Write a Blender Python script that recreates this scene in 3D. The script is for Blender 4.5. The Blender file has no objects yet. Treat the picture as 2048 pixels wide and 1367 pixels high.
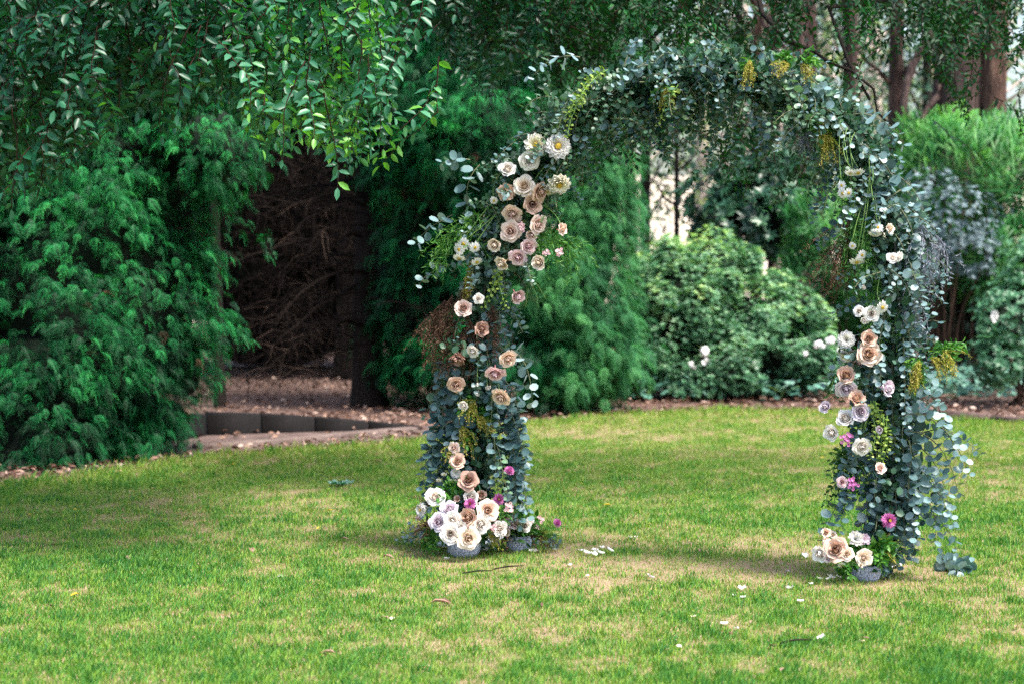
import bpy, math
import numpy as np
from mathutils import Vector, Matrix, noise
rng = np.random.default_rng(11)
R = math.radians
S = bpy.context.scene
COL = S.collection

# ------------------------------------------------------------------ camera, sky, sun, exposure
FPX = 70 / 36 * 2048; CH = 1.5; PITCH = math.atan(163.5 / FPX)
cam_d = bpy.data.cameras.new('camera'); cam = bpy.data.objects.new('camera', cam_d); COL.objects.link(cam)
cam_d.lens = 70; cam_d.sensor_width = 36; cam_d.clip_end = 2000; cam_d.clip_start = .1
cam.location = (0, 0, CH); cam.rotation_euler = (math.pi / 2 - PITCH, 0, 0)
cam_d.dof.use_dof = True; cam_d.dof.focus_distance = 9.55; cam_d.dof.aperture_fstop = 2.6
S.camera = cam
SUN_EL, SUN_AZ = R(61), R(130)          # azimuth measured clockwise from +Y: light comes from behind the camera, to its right
w = bpy.data.worlds.new('World'); S.world = w; w.use_nodes = True
nt = w.node_tree; bg = nt.nodes['Background']
sk = nt.nodes.new('ShaderNodeTexSky'); sk.sky_type = 'NISHITA'; sk.sun_disc = False
sk.sun_elevation = SUN_EL; sk.sun_rotation = SUN_AZ; sk.air_density = 1.0; sk.dust_density = 3.5; sk.ozone_density = 1.0
nt.links.new(sk.outputs[0], bg.inputs[0]); bg.inputs[1].default_value = 0.15
sl = bpy.data.lights.new('sun', 'SUN'); sun = bpy.data.objects.new('sun', sl); COL.objects.link(sun)
sl.energy = 2.8; sl.angle = R(14); sl.color = (1, .95, .86)
sd = Vector((math.sin(SUN_AZ) * math.cos(SUN_EL), math.cos(SUN_AZ) * math.cos(SUN_EL), math.sin(SUN_EL)))
sun.rotation_euler = sd.to_track_quat('Z', 'Y').to_euler()
S.view_settings.view_transform = 'Standard'; S.view_settings.look = 'None'
S.view_settings.gamma = 1; S.view_settings.use_curve_mapping = False
S.view_settings.exposure = 1.45
cy = S.cycles
cy.use_denoising = False; cy.max_bounces = 6; cy.diffuse_bounces = 3; cy.glossy_bounces = 2; cy.transmission_bounces = 3
cy.transparent_max_bounces = 4; cy.caustics_reflective = False; cy.caustics_refractive = False
cy.use_adaptive_sampling = True; cy.adaptive_threshold = 0.02; cy.sample_clamp_indirect = 6

# ------------------------------------------------------------------ helpers
ct, st = math.cos(PITCH), math.sin(PITCH)
def _dir(px, py):
    u = (px - 1024) / FPX; v = (683.5 - py) / FPX
    return np.array([u, ct + v * st, -st + v * ct])
def P(px, py, Y):
    d = _dir(px, py); return np.array([0, 0, CH]) + d * (Y / d[1])
def G(px, py, z=0.):
    d = _dir(px, py); return np.array([0, 0, CH]) + d * ((z - CH) / d[2])
def nrm(a):
    a = np.asarray(a, float); return a / np.maximum(np.linalg.norm(a, axis=-1, keepdims=True), 1e-9)

def tag(o, label=None, cat=None, group=None, kind=None):
    if label: o['label'] = label
    if cat: o['category'] = cat
    if group: o['group'] = group
    if kind: o['kind'] = kind
    return o
def link(o, parent=None):
    COL.objects.link(o)
    if parent is not None: o.parent = parent
    return o
def empty(name, loc, label=None, cat=None, group=None):
    o = bpy.data.objects.new(name, None); o.location = Vector(loc); o.empty_display_size = .1; link(o)
    return tag(o, label, cat, group)
def mesh_np(name, V, F, mat, att=None, smooth=False):
    V = np.ascontiguousarray(V, np.float32); F = np.ascontiguousarray(F, np.int32)
    me = bpy.data.meshes.new(name)
    me.vertices.add(len(V)); me.vertices.foreach_set('co', V.ravel())
    k = F.shape[1]; me.loops.add(F.size); me.loops.foreach_set('vertex_index', F.ravel())
    me.polygons.add(len(F)); me.polygons.foreach_set('loop_start', np.arange(0, F.size, k, dtype=np.int32))
    if smooth: me.polygons.foreach_set('use_smooth', np.ones(len(F), bool))
    if att is not None:
        a = me.attributes.new('rnd', 'FLOAT', 'POINT'); a.data.foreach_set('value', np.ascontiguousarray(att, np.float32))
    me.update(calc_edges=True); me.materials.append(mat)
    return me
class Geo:
    def __init__(s): s.V = []; s.F = []; s.A = []; s.n = 0
    def add(s, V, F, a=.5):
        V = np.asarray(V, float); F = np.asarray(F, int); s.V.append(V); s.F.append(F + s.n)
        s.A.append(np.broadcast_to(np.asarray(a, float), (len(V),)).copy()); s.n += len(V)
    def inst(s, base, M, T, a):
        V, F = base[0], base[1]; N = len(T)
        if N == 0: return
        W = np.einsum('nij,vj->nvi', M, V) + T[:, None, :]
        FF = F[None] + (np.arange(N) * len(V))[:, None, None]
        aa = np.repeat(np.asarray(a, float), len(V))
        if len(base) > 2: aa = np.clip(aa + np.tile(base[2], N), 0, 1)
        s.add(W.reshape(-1, 3), FF.reshape(-1, F.shape[1]), aa)
    def build(s, name, mat, parent=None, loc=None, smooth=False):
        V = np.concatenate(s.V); F = np.concatenate(s.F); A = np.concatenate(s.A)
        off = np.zeros(3)
        if loc is not None: off = np.asarray(loc, float)
        me = mesh_np(name, V - off, F, mat, A, smooth)
        o = bpy.data.objects.new(name, me)
        po = np.array(world_loc(parent)) if parent is not None else np.zeros(3)
        o.location = Vector(off - po)
        return link(o, parent)
def world_loc(o):
    v = Vector((0, 0, 0))
    while o is not None: v = v + o.location; o = o.parent
    return v
def inst_obj(name, me, M, T, parent=None):
    """M 3x3 numpy (rotation and scale), T world position; the parent is unrotated"""
    o = bpy.data.objects.new(name, me); link(o, parent)
    po = np.array(world_loc(parent)) if parent is not None else np.zeros(3)
    m = Matrix([list(r) for r in M]).to_4x4(); m.translation = Vector(T - po); o.matrix_basis = m
    return o
def frames(D, U, s):
    """columns x,y,z: y along D, z near U; scaled"""
    D = nrm(D); X = nrm(np.cross(D, U)); Z = np.cross(X, D); s = np.asarray(s, float)
    M = np.stack([X, D, Z], -1)
    return M * (s[:, None, None] if s.ndim == 1 else s[:, None, :])
def tube(pts, rad, sides=5):
    pts = np.asarray(pts, float); n = len(pts); rad = np.broadcast_to(rad, (n,))
    T = nrm(np.gradient(pts, axis=0)); ref = np.array([.31, .2, .93]) if abs(T[:, 2]).mean() < .8 else np.array([.9, .3, .1])
    X = nrm(np.cross(T, ref)); Y = np.cross(T, X); a = np.linspace(0, 2 * np.pi, sides, endpoint=False)
    V = pts[:, None] + rad[:, None, None] * (np.cos(a)[None, :, None] * X[:, None] + np.sin(a)[None, :, None] * Y[:, None])
    F = []
    for i in range(n - 1):
        for j in range(sides):
            p = i * sides + j; q = i * sides + (j + 1) % sides
            F += [(p, q, q + sides), (p, q + sides, p + sides)]
    V = np.concatenate([V.reshape(-1, 3), pts[-1:]]); e = (n - 1) * sides
    F += [(e + j, e + (j + 1) % sides, n * sides) for j in range(sides)]
    return V, np.array(F)
def ribbonpath(start, d, length, n=8, grav=0., wob=.1):
    d = nrm(d); p = np.array(start, float); out = [p.copy()]; st_ = length / (n - 1)
    for i in range(n - 1):
        d = nrm(d + np.array([0, 0, -grav]) + rng.normal(0, wob, 3)); p = p + d * st_; out.append(p.copy())
    return np.array(out)
def resample(pts, n):
    seg = np.linalg.norm(np.diff(pts, axis=0), axis=1); c = np.concatenate([[0], np.cumsum(seg)])
    t = np.linspace(0, c[-1], n); return np.stack([np.interp(t, c, pts[:, k]) for k in range(3)], -1)
def rot(axis, a): return np.array(Matrix.Rotation(a, 3, axis))
def fbm(x, y, sc, seed=0.): return noise.noise(Vector((x * sc + seed, y * sc - seed, seed)))

# ------------------------------------------------------------------ materials
def newmat(name):
    m = bpy.data.materials.new(name); m.use_nodes = True; t = m.node_tree
    return m, t, t.nodes['Principled BSDF'], t.nodes['Material Output']
def ramp(t, fac, stops):
    r = t.nodes.new('ShaderNodeValToRGB'); e = r.color_ramp.elements
    while len(e) < len(stops): e.new(.5)
    for i, (p, c) in enumerate(stops): e[i].position = p; e[i].color = (*c, 1)
    t.links.new(fac, r.inputs[0]); return r.outputs[0]
def leaf_mat(name, stops, rough=.4, trans=.25, spec=.5, tint=(1., 1.2, .4), vein=0.):
    m, t, b, out = newmat(name)
    a = t.nodes.new('ShaderNodeAttribute'); a.attribute_name = 'rnd'
    fac = a.outputs['Fac']
    c = ramp(t, fac, stops)
    b.inputs['Roughness'].default_value = rough; b.inputs['Specular IOR Level'].default_value = spec
    t.links.new(c, b.inputs['Base Color'])
    if trans > 0:
        tr = t.nodes.new('ShaderNodeBsdfTranslucent'); mx = t.nodes.new('ShaderNodeMixShader'); mx.inputs[0].default_value = trans
        mul = t.nodes.new('ShaderNodeMix'); mul.data_type = 'RGBA'; mul.blend_type = 'MULTIPLY'; mul.inputs[0].default_value = 1
        t.links.new(c, mul.inputs[6]); mul.inputs[7].default_value = (*tint, 1)
        t.links.new(mul.outputs[2], tr.inputs[0])
        t.links.new(b.outputs[0], mx.inputs[1]); t.links.new(tr.outputs[0], mx.inputs[2]); t.links.new(mx.outputs[0], out.inputs[0])
    return m
def rough_mat(name, stops, scale=8, rough=.9, bump=.3, stretch=(1, 1, 1), detail=6, dist=.02):
    m, t, b, out = newmat(name)
    tc = t.nodes.new('ShaderNodeTexCoord'); mp = t.nodes.new('ShaderNodeMapping'); mp.inputs['Scale'].default_value = stretch
    n = t.nodes.new('ShaderNodeTexNoise'); n.inputs['Scale'].default_value = scale; n.inputs['Detail'].default_value = detail
    n.inputs['Roughness'].default_value = .65
    t.links.new(tc.outputs['Object'], mp.inputs[0]); t.links.new(mp.outputs[0], n.inputs[0])
    t.links.new(ramp(t, n.outputs[0], stops), b.inputs['Base Color']); b.inputs['Roughness'].default_value = rough
    b.inputs['Specular IOR Level'].default_value = .25
    if bump:
        bp = t.nodes.new('ShaderNodeBump'); bp.inputs['Strength'].default_value = bump; bp.inputs['Distance'].default_value = dist
        t.links.new(n.outputs[0], bp.inputs['Height']); t.links.new(bp.outputs[0], b.inputs['Normal'])
    return m
M = {}
M['cypress'] = leaf_mat('cypress_foliage', [(0, (.002, .022, .009)), (.4, (.004, .085, .026)), (.8, (.014, .27, .065)), (1, (.06, .46, .1))], .55, .2, .3, (.7, 1.3, .5))
M['cypress_pale'] = leaf_mat('pale_cypress_foliage', [(0, (.012, .09, .035)), (.5, (.04, .2, .07)), (1, (.13, .42, .13))], .55, .3, .3, (.8, 1.3, .5))
M['weep'] = leaf_mat('weeping_leaf', [(0, (.003, .035, .016)), (.45, (.008, .085, .036)), (.75, (.03, .16, .08)), (.93, (.08, .28, .14)), (1, (.13, .36, .05))], .4, .3, .5, (1., 1.5, .3))
M['weep_dark'] = leaf_mat('dark_weeping_leaf', [(0, (.002, .018, .006)), (.6, (.006, .065, .014)), (1, (.03, .18, .025))], .5, .25, .25, (1., 1.5, .3))
M['euc'] = leaf_mat('eucalyptus_leaf', [(0, (.035, .08, .085)), (.35, (.085, .165, .17)), (.75, (.18, .29, .3)), (1, (.34, .45, .46))], .4, .15, .5, (.9, 1.2, .6))  # blue-grey leaf colour with bluish sky reflections worked into the ramp
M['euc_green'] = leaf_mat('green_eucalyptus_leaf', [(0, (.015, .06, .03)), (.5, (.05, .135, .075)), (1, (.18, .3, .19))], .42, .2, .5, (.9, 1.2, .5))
M['lime'] = leaf_mat('lime_foliage', [(0, (.08, .16, .02)), (.5, (.2, .32, .05)), (1, (.4, .5, .12))], .5, .3, .4)
M['fern'] = leaf_mat('fresh_green_foliage', [(0, (.015, .08, .012)), (.6, (.05, .2, .025)), (1, (.14, .32, .05))], .5, .25, .4)
M['mustard'] = leaf_mat('mustard_blossom', [(0, (.16, .2, .02)), (.55, (.38, .36, .05)), (1, (.62, .46, .2))], .7, .2, .2, (1, 1, .6))
M['dried'] = leaf_mat('dried_foliage', [(0, (.05, .025, .018)), (.6, (.12, .065, .04)), (1, (.24, .13, .09))], .8, .15, .2, (1, .9, .7))
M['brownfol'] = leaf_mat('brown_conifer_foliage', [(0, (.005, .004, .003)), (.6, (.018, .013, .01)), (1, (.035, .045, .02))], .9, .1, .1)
M['lavgrey'] = leaf_mat('silver_foliage', [(0, (.08, .1, .13)), (1, (.3, .31, .38))], .6, .1, .3, (1, 1, 1))
M['azalea'] = leaf_mat('azalea_leaf', [(0, (.025, .105, .05)), (.5, (.1, .28, .14)), (.85, (.27, .48, .26)), (1, (.46, .65, .24))], .4, .3, .5)
M['azalea_dark'] = leaf_mat('dark_shrub_leaf', [(0, (.01, .045, .025)), (.6, (.03, .11, .06)), (1, (.09, .2, .1))], .35, .2, .6)
M['bluegrey'] = leaf_mat('blue_grey_leaf', [(0, (.03, .07, .07)), (1, (.17, .25, .28))], .5, .15, .5, (.9, 1.1, .9))
M['cover'] = leaf_mat('blue_green_cover_leaf', [(0, (.05, .16, .12)), (.6, (.13, .3, .23)), (1, (.26, .44, .38))], .5, .2, .4, (.9, 1.2, .7))
M['bamboo'] = leaf_mat('bamboo_leaf', [(0, (.012, .09, .025)), (.6, (.04, .22, .055)), (1, (.15, .4, .1))], .5, .35, .4)
M['gum'] = leaf_mat('gum_leaf', [(0, (.04, .11, .025)), (.6, (.14, .28, .05)), (1, (.36, .48, .1))], .45, .35, .4)
M['grass'] = leaf_mat('grass_blade', [(0, (.035, .16, .035)), (.3, (.1, .27, .035)), (.55, (.26, .39, .045)), (.7, (.3, .29, .1)), (.85, (.36, .24, .155)), (1, (.56, .4, .29))], .55, .3, .3, (1.1, 1.2, .4))
M['litter'] = leaf_mat('litter_leaf', [(0, (.06, .03, .02)), (.4, (.16, .09, .065)), (.8, (.33, .21, .16)), (1, (.5, .38, .32))], .8, .1, .2, (1, .9, .8))
M['petal_white'] = leaf_mat('white_petal', [(0, (.8, .76, .66)), (1, (.9, .89, .88))], .6, .35, .3, (1, 1, 1))
M['daisy'] = leaf_mat('daisy_petal', [(0, (.74, .74, .7)), (1, (.88, .88, .88))], .55, .2, .3, (1, 1, .95))
def rosem(k, inner, outer): M[k] = leaf_mat(k + '_rose_petal', [(0, inner), (1, outer)], .62, .14, .2, (1.05, 1, .95))
rosem('white', (.8, .64, .52), (.92, .9, .87)); rosem('cream', (.78, .5, .3), (.89, .81, .7))
rosem('tan', (.34, .16, .1), (.74, .53, .42)); rosem('blush', (.58, .3, .24), (.86, .7, .63))
rosem('pink', (.62, .24, .28), (.87, .68, .7)); rosem('mauve', (.5, .32, .42), (.82, .74, .82))
rosem('dusky', (.3, .15, .11), (.5, .32, .26)); rosem('peach', (.62, .32, .18), (.87, .71, .6))
rosem('magenta', (.45, .08, .3), (.72, .28, .58)); rosem('lemon', (.82, .74, .42), (.92, .91, .82))
M['centre'] = leaf_mat('flower_centre_yellow', [(0, (.55, .35, .02)), (1, (.8, .6, .08))], .8, 0)
M['stem'] = leaf_mat('green_stem', [(0, (.06, .16, .03)), (1, (.2, .36, .08))], .5, 0)
M['estem'] = leaf_mat('olive_stem', [(0, (.05, .06, .025)), (1, (.17, .18, .09))], .6, 0)
M['twig'] = leaf_mat('dark_twig', [(0, (.015, .009, .007)), (1, (.06, .036, .026))], .9, 0, .1)
M['dead'] = leaf_mat('dead_twig', [(0, (.007, .005, .004)), (.6, (.02, .014, .012)), (1, (.08, .055, .042))], .9, 0, .1)
M['core'] = rough_mat('dark_core_fill', [(.3, (.004, .007, .005)), (.55, (.008, .02, .011)), (.8, (.02, .045, .02))], 14, .95, 1., dist=.1)
M['bark'] = rough_mat('stringy_bark', [(.35, (.02, .012, .011)), (.52, (.065, .042, .038)), (.7, (.15, .1, .09))], 7, .9, .8, (3, 3, .5), dist=.05)
M['redbark'] = rough_mat('reddish_bark', [(.35, (.025, .014, .011)), (.52, (.085, .048, .036)), (.7, (.26, .15, .11))], 7, .9, .8, (3, 3, .5), dist=.05)
M['darkbark'] = rough_mat('dark_bark', [(.3, (.005, .004, .0035)), (.7, (.022, .015, .012))], 8, .9, .8, (3, 3, .6), dist=.04)
M['palebark'] = rough_mat('pale_bark', [(.3, (.3, .24, .21)), (.6, (.6, .5, .45))], 5, .8, .4, (2, 2, .6))
M['mulch'] = rough_mat('mulch_soil', [(.3, (.055, .034, .028)), (.5, (.12, .075, .062)), (.7, (.2, .13, .11))], 9, .95, .6)
M['path'] = rough_mat('dirt_path', [(.3, (.07, .047, .041)), (.55, (.13, .09, .08)), (.75, (.19, .135, .12))], 5, .95, .3)
M['wall'] = rough_mat('weathered_concrete', [(.3, (.004, .0035, .004)), (.6, (.01, .0085, .009)), (.8, (.03, .022, .018))], 6, .9, .3)
M['board'] = rough_mat('weathered_timber', [(.3, (.07, .045, .04)), (.6, (.13, .088, .08)), (.8, (.19, .14, .125))], 5, .9, .4, (.4, 3, 6))
M['paleboard'] = rough_mat('pale_weathered_timber', [(.3, (.1, .072, .065)), (.6, (.17, .125, .11)), (.8, (.25, .19, .17))], 5, .9, .4, (.4, 3, 6))
M['straw'] = rough_mat('dry_paddock', [(.3, (.34, .3, .2)), (.5, (.55, .46, .36)), (.7, (.66, .55, .47))], .6, .95, 0)
M['turf'] = None
M['white_metal'] = rough_mat('white_painted_tube', [(.3, (.6, .62, .66)), (.7, (.76, .77, .8))], 20, .45, .05)
M['dark_metal'] = rough_mat('dark_wire', [(.3, (.03, .035, .03)), (.7, (.06, .06, .05))], 20, .5, .05)
def bowl_mat():
    m, t, b, out = newmat('speckled_blue_stoneware')
    tc = t.nodes.new('ShaderNodeTexCoord'); n = t.nodes.new('ShaderNodeTexNoise'); n.inputs['Scale'].default_value = 6; n.inputs['Detail'].default_value = 4
    n2 = t.nodes.new('ShaderNodeTexVoronoi'); n2.inputs['Scale'].default_value = 11
    t.links.new(tc.outputs['Object'], n.inputs[0]); t.links.new(tc.outputs['Object'], n2.inputs[0])
    mx = t.nodes.new('ShaderNodeMath'); mx.operation = 'MULTIPLY'; t.links.new(n.outputs[0], mx.inputs[0]); t.links.new(n2.outputs[0], mx.inputs[1])
    t.links.new(ramp(t, mx.outputs[0], [(.06, (.07, .1, .19)), (.15, (.28, .34, .5)), (.3, (.55, .6, .74))]), b.inputs['Base Color'])
    b.inputs['Roughness'].default_value = .7
    bp = t.nodes.new('ShaderNodeBump'); bp.inputs['Strength'].default_value = .5; bp.inputs['Distance'].default_value = .04
    t.links.new(mx.outputs[0], bp.inputs['Height']); t.links.new(bp.outputs[0], b.inputs['Normal'])
    return m
M['bowl'] = bowl_mat()
def turf_mat():
    m, t, b, out = newmat('lawn_thatch')
    a = t.nodes.new('ShaderNodeAttribute'); a.attribute_name = 'rnd'
    tc = t.nodes.new('ShaderNodeTexCoord'); n = t.nodes.new('ShaderNodeTexNoise'); n.inputs['Scale'].default_value = 45; n.inputs['Detail'].default_value = 5
    t.links.new(tc.outputs['Object'], n.inputs[0])
    ad = t.nodes.new('ShaderNodeMath'); ad.operation = 'MULTIPLY_ADD'; ad.inputs[1].default_value = .7; t.links.new(n.outputs[0], ad.inputs[0])
    sb = t.nodes.new('ShaderNodeMath'); sb.operation = 'SUBTRACT'; sb.inputs[1].default_value = .35
    t.links.new(a.outputs['Fac'], sb.inputs[0]); t.links.new(sb.outputs[0], ad.inputs[2])
    t.links.new(ramp(t, ad.outputs[0], [(.05, (.03, .1, .02)), (.35, (.07, .15, .03)), (.6, (.15, .15, .06)), (.9, (.27, .2, .13))]), b.inputs['Base Color'])
    b.inputs['Roughness'].default_value = .95; b.inputs['Specular IOR Level'].default_value = .1
    return m
M['turf'] = turf_mat()

# ------------------------------------------------------------------ base shapes
def leaf_base(wd=.34, fold=.1, bend=-.12, tip=1.):
    V = np.array([[0, 0, 0], [-wd * .72, .28, fold], [0, .3, 0], [wd * .72, .28, fold], [-wd * .78, .64, fold + bend * .4], [0, .66, bend * .4], [wd * .78, .64, fold + bend * .4], [0, tip, bend]])
    F = np.array([[0, 2, 1], [0, 3, 2], [1, 2, 5], [1, 5, 4], [2, 3, 6], [2, 6, 5], [4, 5, 7], [5, 6, 7]])
    return V, F
def round_leaf(cup=.12, elong=1.05, n=8):
    V = [[0, 0, 0]]; 
    for i in range(n):
        a = -math.pi / 2 + (i + .5) * 2 * math.pi / n
        V.append([.5 * math.cos(a), .5 * elong + .5 * elong * math.sin(a), cup * (.4 + .6 * abs(math.cos(a))) - .05 * math.sin(a)])
    V.append([0, .5 * elong, 0])
    F = [[n + 1, 1 + i, 1 + (i + 1) % n] for i in range(n)] + [[0, 1, n]]
    return np.array(V), np.array(F)
LEAF = leaf_base(.26); NARROW = leaf_base(.16, .05, -.3); ROUND = round_leaf(); OVAL = leaf_base(.5, .08, -.06)
DIAM = (np.array([[0, 0, 0], [-.22, .45, .06], [0, .5, 0], [.22, .45, .06], [0, 1, -.08]]), np.array([[0, 2, 1], [0, 3, 2], [1, 2, 4], [2, 3, 4]]))
def cypress_spray(seed):
    r = np.random.default_rng(seed); V = []; F = []; A = []
    def rib(p0, p1, p2, w0, a0, a1):
        d = nrm(p2 - p0); s = nrm(np.cross(d, [0, .1, 1])) * w0; n = len(V)
        V.extend([p0 - s, p0 + s, p1 - s * .7, p1 + s * .7, p2]); A.extend([a0, a0, (a0 + a1) / 2, (a0 + a1) / 2, a1])
        F.extend([[n, n + 1, n + 3], [n, n + 3, n + 2], [n + 2, n + 3, n + 4]])
    def ax(t): return np.array([.08 * math.sin(t * 3), t * (1 - .25 * t), .12 * math.sin(t * 3) - .75 * t * t])
    for k in range(4): rib(ax(k / 4), ax(k / 4 + .125), ax(k / 4 + .25), .007, -.2, -.1)
    nb = 12
    for i in range(nb):
        t = .06 + .9 * i / nb
        for sgn in (-1, 1):
            L = (.46 * (1 - t) ** .7 + .08) * r.uniform(.75, 1.15); p = ax(t)
            d = nrm(np.array([sgn * .62, .6, r.uniform(-.45, -.05)]))
            q1 = p + d * L * .5; q2 = p + d * L * .9 + np.array([0, .0, -.5 * L])
            rib(p, q1, q2, .012, -.15, .4)
            for j in range(3):
                tt = .25 + .25 * j; pp = p + (q2 - p) * tt + (q1 - (p + q2) / 2) * (1 - abs(tt * 2 - 1))
                for s2 in (-1, 1):
                    dd = nrm(d + s2 * np.array([-d[1], d[0], 0]) * .75 + [0, 0, r.uniform(-.3, .1)]); l2 = L * .3 * r.uniform(.7, 1.2)
                    s = np.array([0, 0, 1]); sd_ = nrm(np.cross(dd, s)) * .0075; n = len(V)
                    V.extend([pp - sd_, pp + sd_, pp + dd * l2]); A.extend([0, 0, .3]); F.append([n, n + 1, n + 2])
    return np.array(V), np.array(F), np.array(A)
SPRAYS = [cypress_spray(s) for s in range(5)]
def whorl(n, wd, up, base=DIAM, seed=0):
    r = np.random.default_rng(seed); g = Geo()
    a = np.arange(n) * 2 * np.pi / n + r.uniform(-.3, .3, n)
    D = np.stack([np.cos(a), np.sin(a), np.full(n, up) + r.uniform(-.25, .25, n)], -1)
    Mx = frames(D, np.tile([0, 0, 1.], (n, 1)), np.stack([np.full(n, wd), r.uniform(.75, 1.1, n), np.ones(n)], -1))
    g.inst(base, Mx, np.zeros((n, 3)), np.zeros(n)); A = np.tile(np.concatenate([[-.1], np.linspace(0, .12, len(base[0]) - 1)]), n)
    return np.concatenate(g.V), np.concatenate(g.F), A
WHORLS = [whorl(8, .75, .45, seed=s) for s in range(4)]
def grass_tuft(n, wd, seed, spread=.5, droop=.3):
    r = np.random.default_rng(seed); V = []; F = []; A = []
    for i in range(n):
        a = r.uniform(0, 6.28); d = np.array([math.cos(a), math.sin(a), 0]); l = r.uniform(.6, 1.1); k = r.uniform(.3, 1) * spread
        s = np.array([-d[1], d[0], 0]) * wd; b = d * r.uniform(0, .1); m = b + d * l * k * .45 + [0, 0, l * .62]; t = b + d * l * k + [0, 0, l * (1 - droop * k * 1.6)]
        c = len(V); V.extend([b - s * .6, b + s * .6, m - s, m + s, t]); rr = r.uniform(-.15, .15); A.extend([rr - .05] * 2 + [rr] * 2 + [rr + .08]); F.extend([[c, c + 1, c + 3], [c, c + 3, c + 2], [c + 2, c + 3, c + 4]])
    return np.array(V), np.array(F), np.array(A)

# lobes are (centre, radii); points on the outside of a union of lobes
def lobes_px(L): return [(P(a, b, c), np.array(r, float)) for a, b, c, r in L]
def crown_points(lobes, n, rlo=.85, rhi=1.05, back=-.35, bump=.16):
    area = np.array([r[0] * r[2] + r[1] * r[2] + r[0] * r[1] for _, r in lobes]); cnt = np.maximum((n * area / area.sum() * 1.5).astype(int), 4)
    PT = []; NN = []
    for (c, r), k in zip(lobes, cnt):
        d = nrm(rng.normal(size=(k, 3))); nn = nrm(d / r); keep = -nn[:, 1] > back; d = d[keep]; nn = nn[keep]
        lump = np.array([noise.noise(Vector((c + r * q) * 2.3)) for q in d]) * bump * 2 + (rng.uniform(size=len(d)) < .08) * rng.uniform(0, .28, len(d))
        p = c + r * d * (rng.uniform(rlo, rhi, len(d)) + lump)[:, None]
        ok = np.ones(len(p), bool)
        for c2, r2 in lobes:
            if c2 is c: continue
            ok &= (((p - c2) / r2) ** 2).sum(1) > .72
        ok &= p[:, 2] > .02
        PT.append(p[ok]); NN.append(nn[ok])
    return np.concatenate(PT), np.concatenate(NN)
def core_geo(lobes, f=.72):  # added solid dark lumps blocking see-through, in place of the shaded interior
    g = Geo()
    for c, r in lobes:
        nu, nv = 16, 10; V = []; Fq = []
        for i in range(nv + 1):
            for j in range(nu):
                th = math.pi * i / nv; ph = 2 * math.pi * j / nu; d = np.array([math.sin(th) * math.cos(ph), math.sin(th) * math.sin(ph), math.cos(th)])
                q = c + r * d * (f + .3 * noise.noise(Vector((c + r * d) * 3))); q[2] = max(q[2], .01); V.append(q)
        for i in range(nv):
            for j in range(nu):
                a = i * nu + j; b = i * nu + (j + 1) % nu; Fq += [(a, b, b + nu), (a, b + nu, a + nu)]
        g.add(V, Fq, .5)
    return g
def loft_trunk(pts, rad, mat, parent, name='trunk', sides=14, rough=.06):
    pts = resample(np.asarray(pts, float), max(10, len(pts) * 4)); n = len(pts)
    rr = np.interp(np.linspace(0, 1, n), np.linspace(0, 1, len(rad)), rad)
    V, F = tube(pts, rr, sides)
    for i in range(len(V) - 1):
        k = i // sides; c = pts[k]; d = V[i] - c
        V[i] = c + d * (1 + rough * 2 * noise.noise(Vector((d[0] * 9 / (rr[k] * 6), d[1] * 9 / (rr[k] * 6), V[i][2] * .8))) + .25 * max(0, 1 - V[i][2] / .4) * (V[i][2] < .4))
    g = Geo(); g.add(V, F, .5); return g.build(name, mat, parent, smooth=True)

# ------------------------------------------------------------------ the ground
EDGE = [(-700, 1075), (-300, 1012), (0, 972), (120, 958), (250, 938), (420, 915), (600, 901), (780, 890), (900, 875), (1050, 850), (1200, 832), (1450, 823), (1700, 828), (1900, 843), (2048, 851), (2500, 880), (3000, 930)]
edge = np.array([G(a, b)[:2] for a, b in EDGE])
def edge_y(x): return np.interp(x, edge[:, 0], edge[:, 1])
def ground_sheet():
    g = []; xs = np.concatenate([[-400, -150, -60, -30], np.linspace(-15, 15, 61), [30, 60, 150, 400]]); ys = np.concatenate([[-300, -100, -30, -10], np.linspace(0, 40, 81), [45, 60, 100, 200, 600]])
    V = [(x, y, -.012 if y < 46 else -.012) for y in ys for x in xs]; nx = len(xs)
    F = [(j * nx + i, j * nx + i + 1, (j + 1) * nx + i + 1, (j + 1) * nx + i) for j in range(len(ys) - 1) for i in range(nx - 1)]
    me = mesh_np('ground', np.array(V), np.array(F), M['mulch']); o = bpy.data.objects.new('ground', me); tag(link(o), kind='structure')
ground_sheet()
DRY = [(1450, 1120, 520, 60, .34), (1850, 1190, 260, 55, .4), (1150, 1150, 260, 45, .3), (830, 1120, 170, 60, .25), (290, 1020, 130, 22, .3), (1150, 865, 250, 18, .3), (1850, 930, 200, 30, .2), (500, 1270, 260, 30, .18),
       (1050, 1260, 240, 40, .22), (560, 1000, 200, 25, .15), (760, 940, 200, 40, -.05), (1000, 1340, 400, 30, .1), (1450, 835, 300, 14, .15), (350, 1150, 500, 45, -.1), (2000, 1330, 260, 70, -.12), (1900, 1050, 220, 60, -.12), (1300, 990, 300, 40, -.05), (600, 1230, 200, 35, -.1), (120, 980, 200, 20, -.15)]
DRYG = []
for a, b, sx, sy, k in DRY:
    c = G(a, b); e1 = G(a + sx, b); e2 = G(a, b + sy); e3 = G(a, max(b - sy, 800)); DRYG.append((c[0], c[1], abs(e1[0] - c[0]), (abs(e2[1] - c[1]) + abs(e3[1] - c[1])) / 2, k))
def dryness(x, y):
    d = .49 + .16 * fbm(x, y * .8, 1.1, 3.1) + .26 * fbm(x, y, 2.9, 7.7) + .5 * fbm(x, y, 7.5, 1.2) + .7 * fbm(x, y, 17., 4.2)
    for cx, cy_, sx, sy, k in DRYG: d += .7 * k * math.exp(-(((x - cx) / sx) ** 2 + ((y - cy_) / sy) ** 2))
    return d
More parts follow.
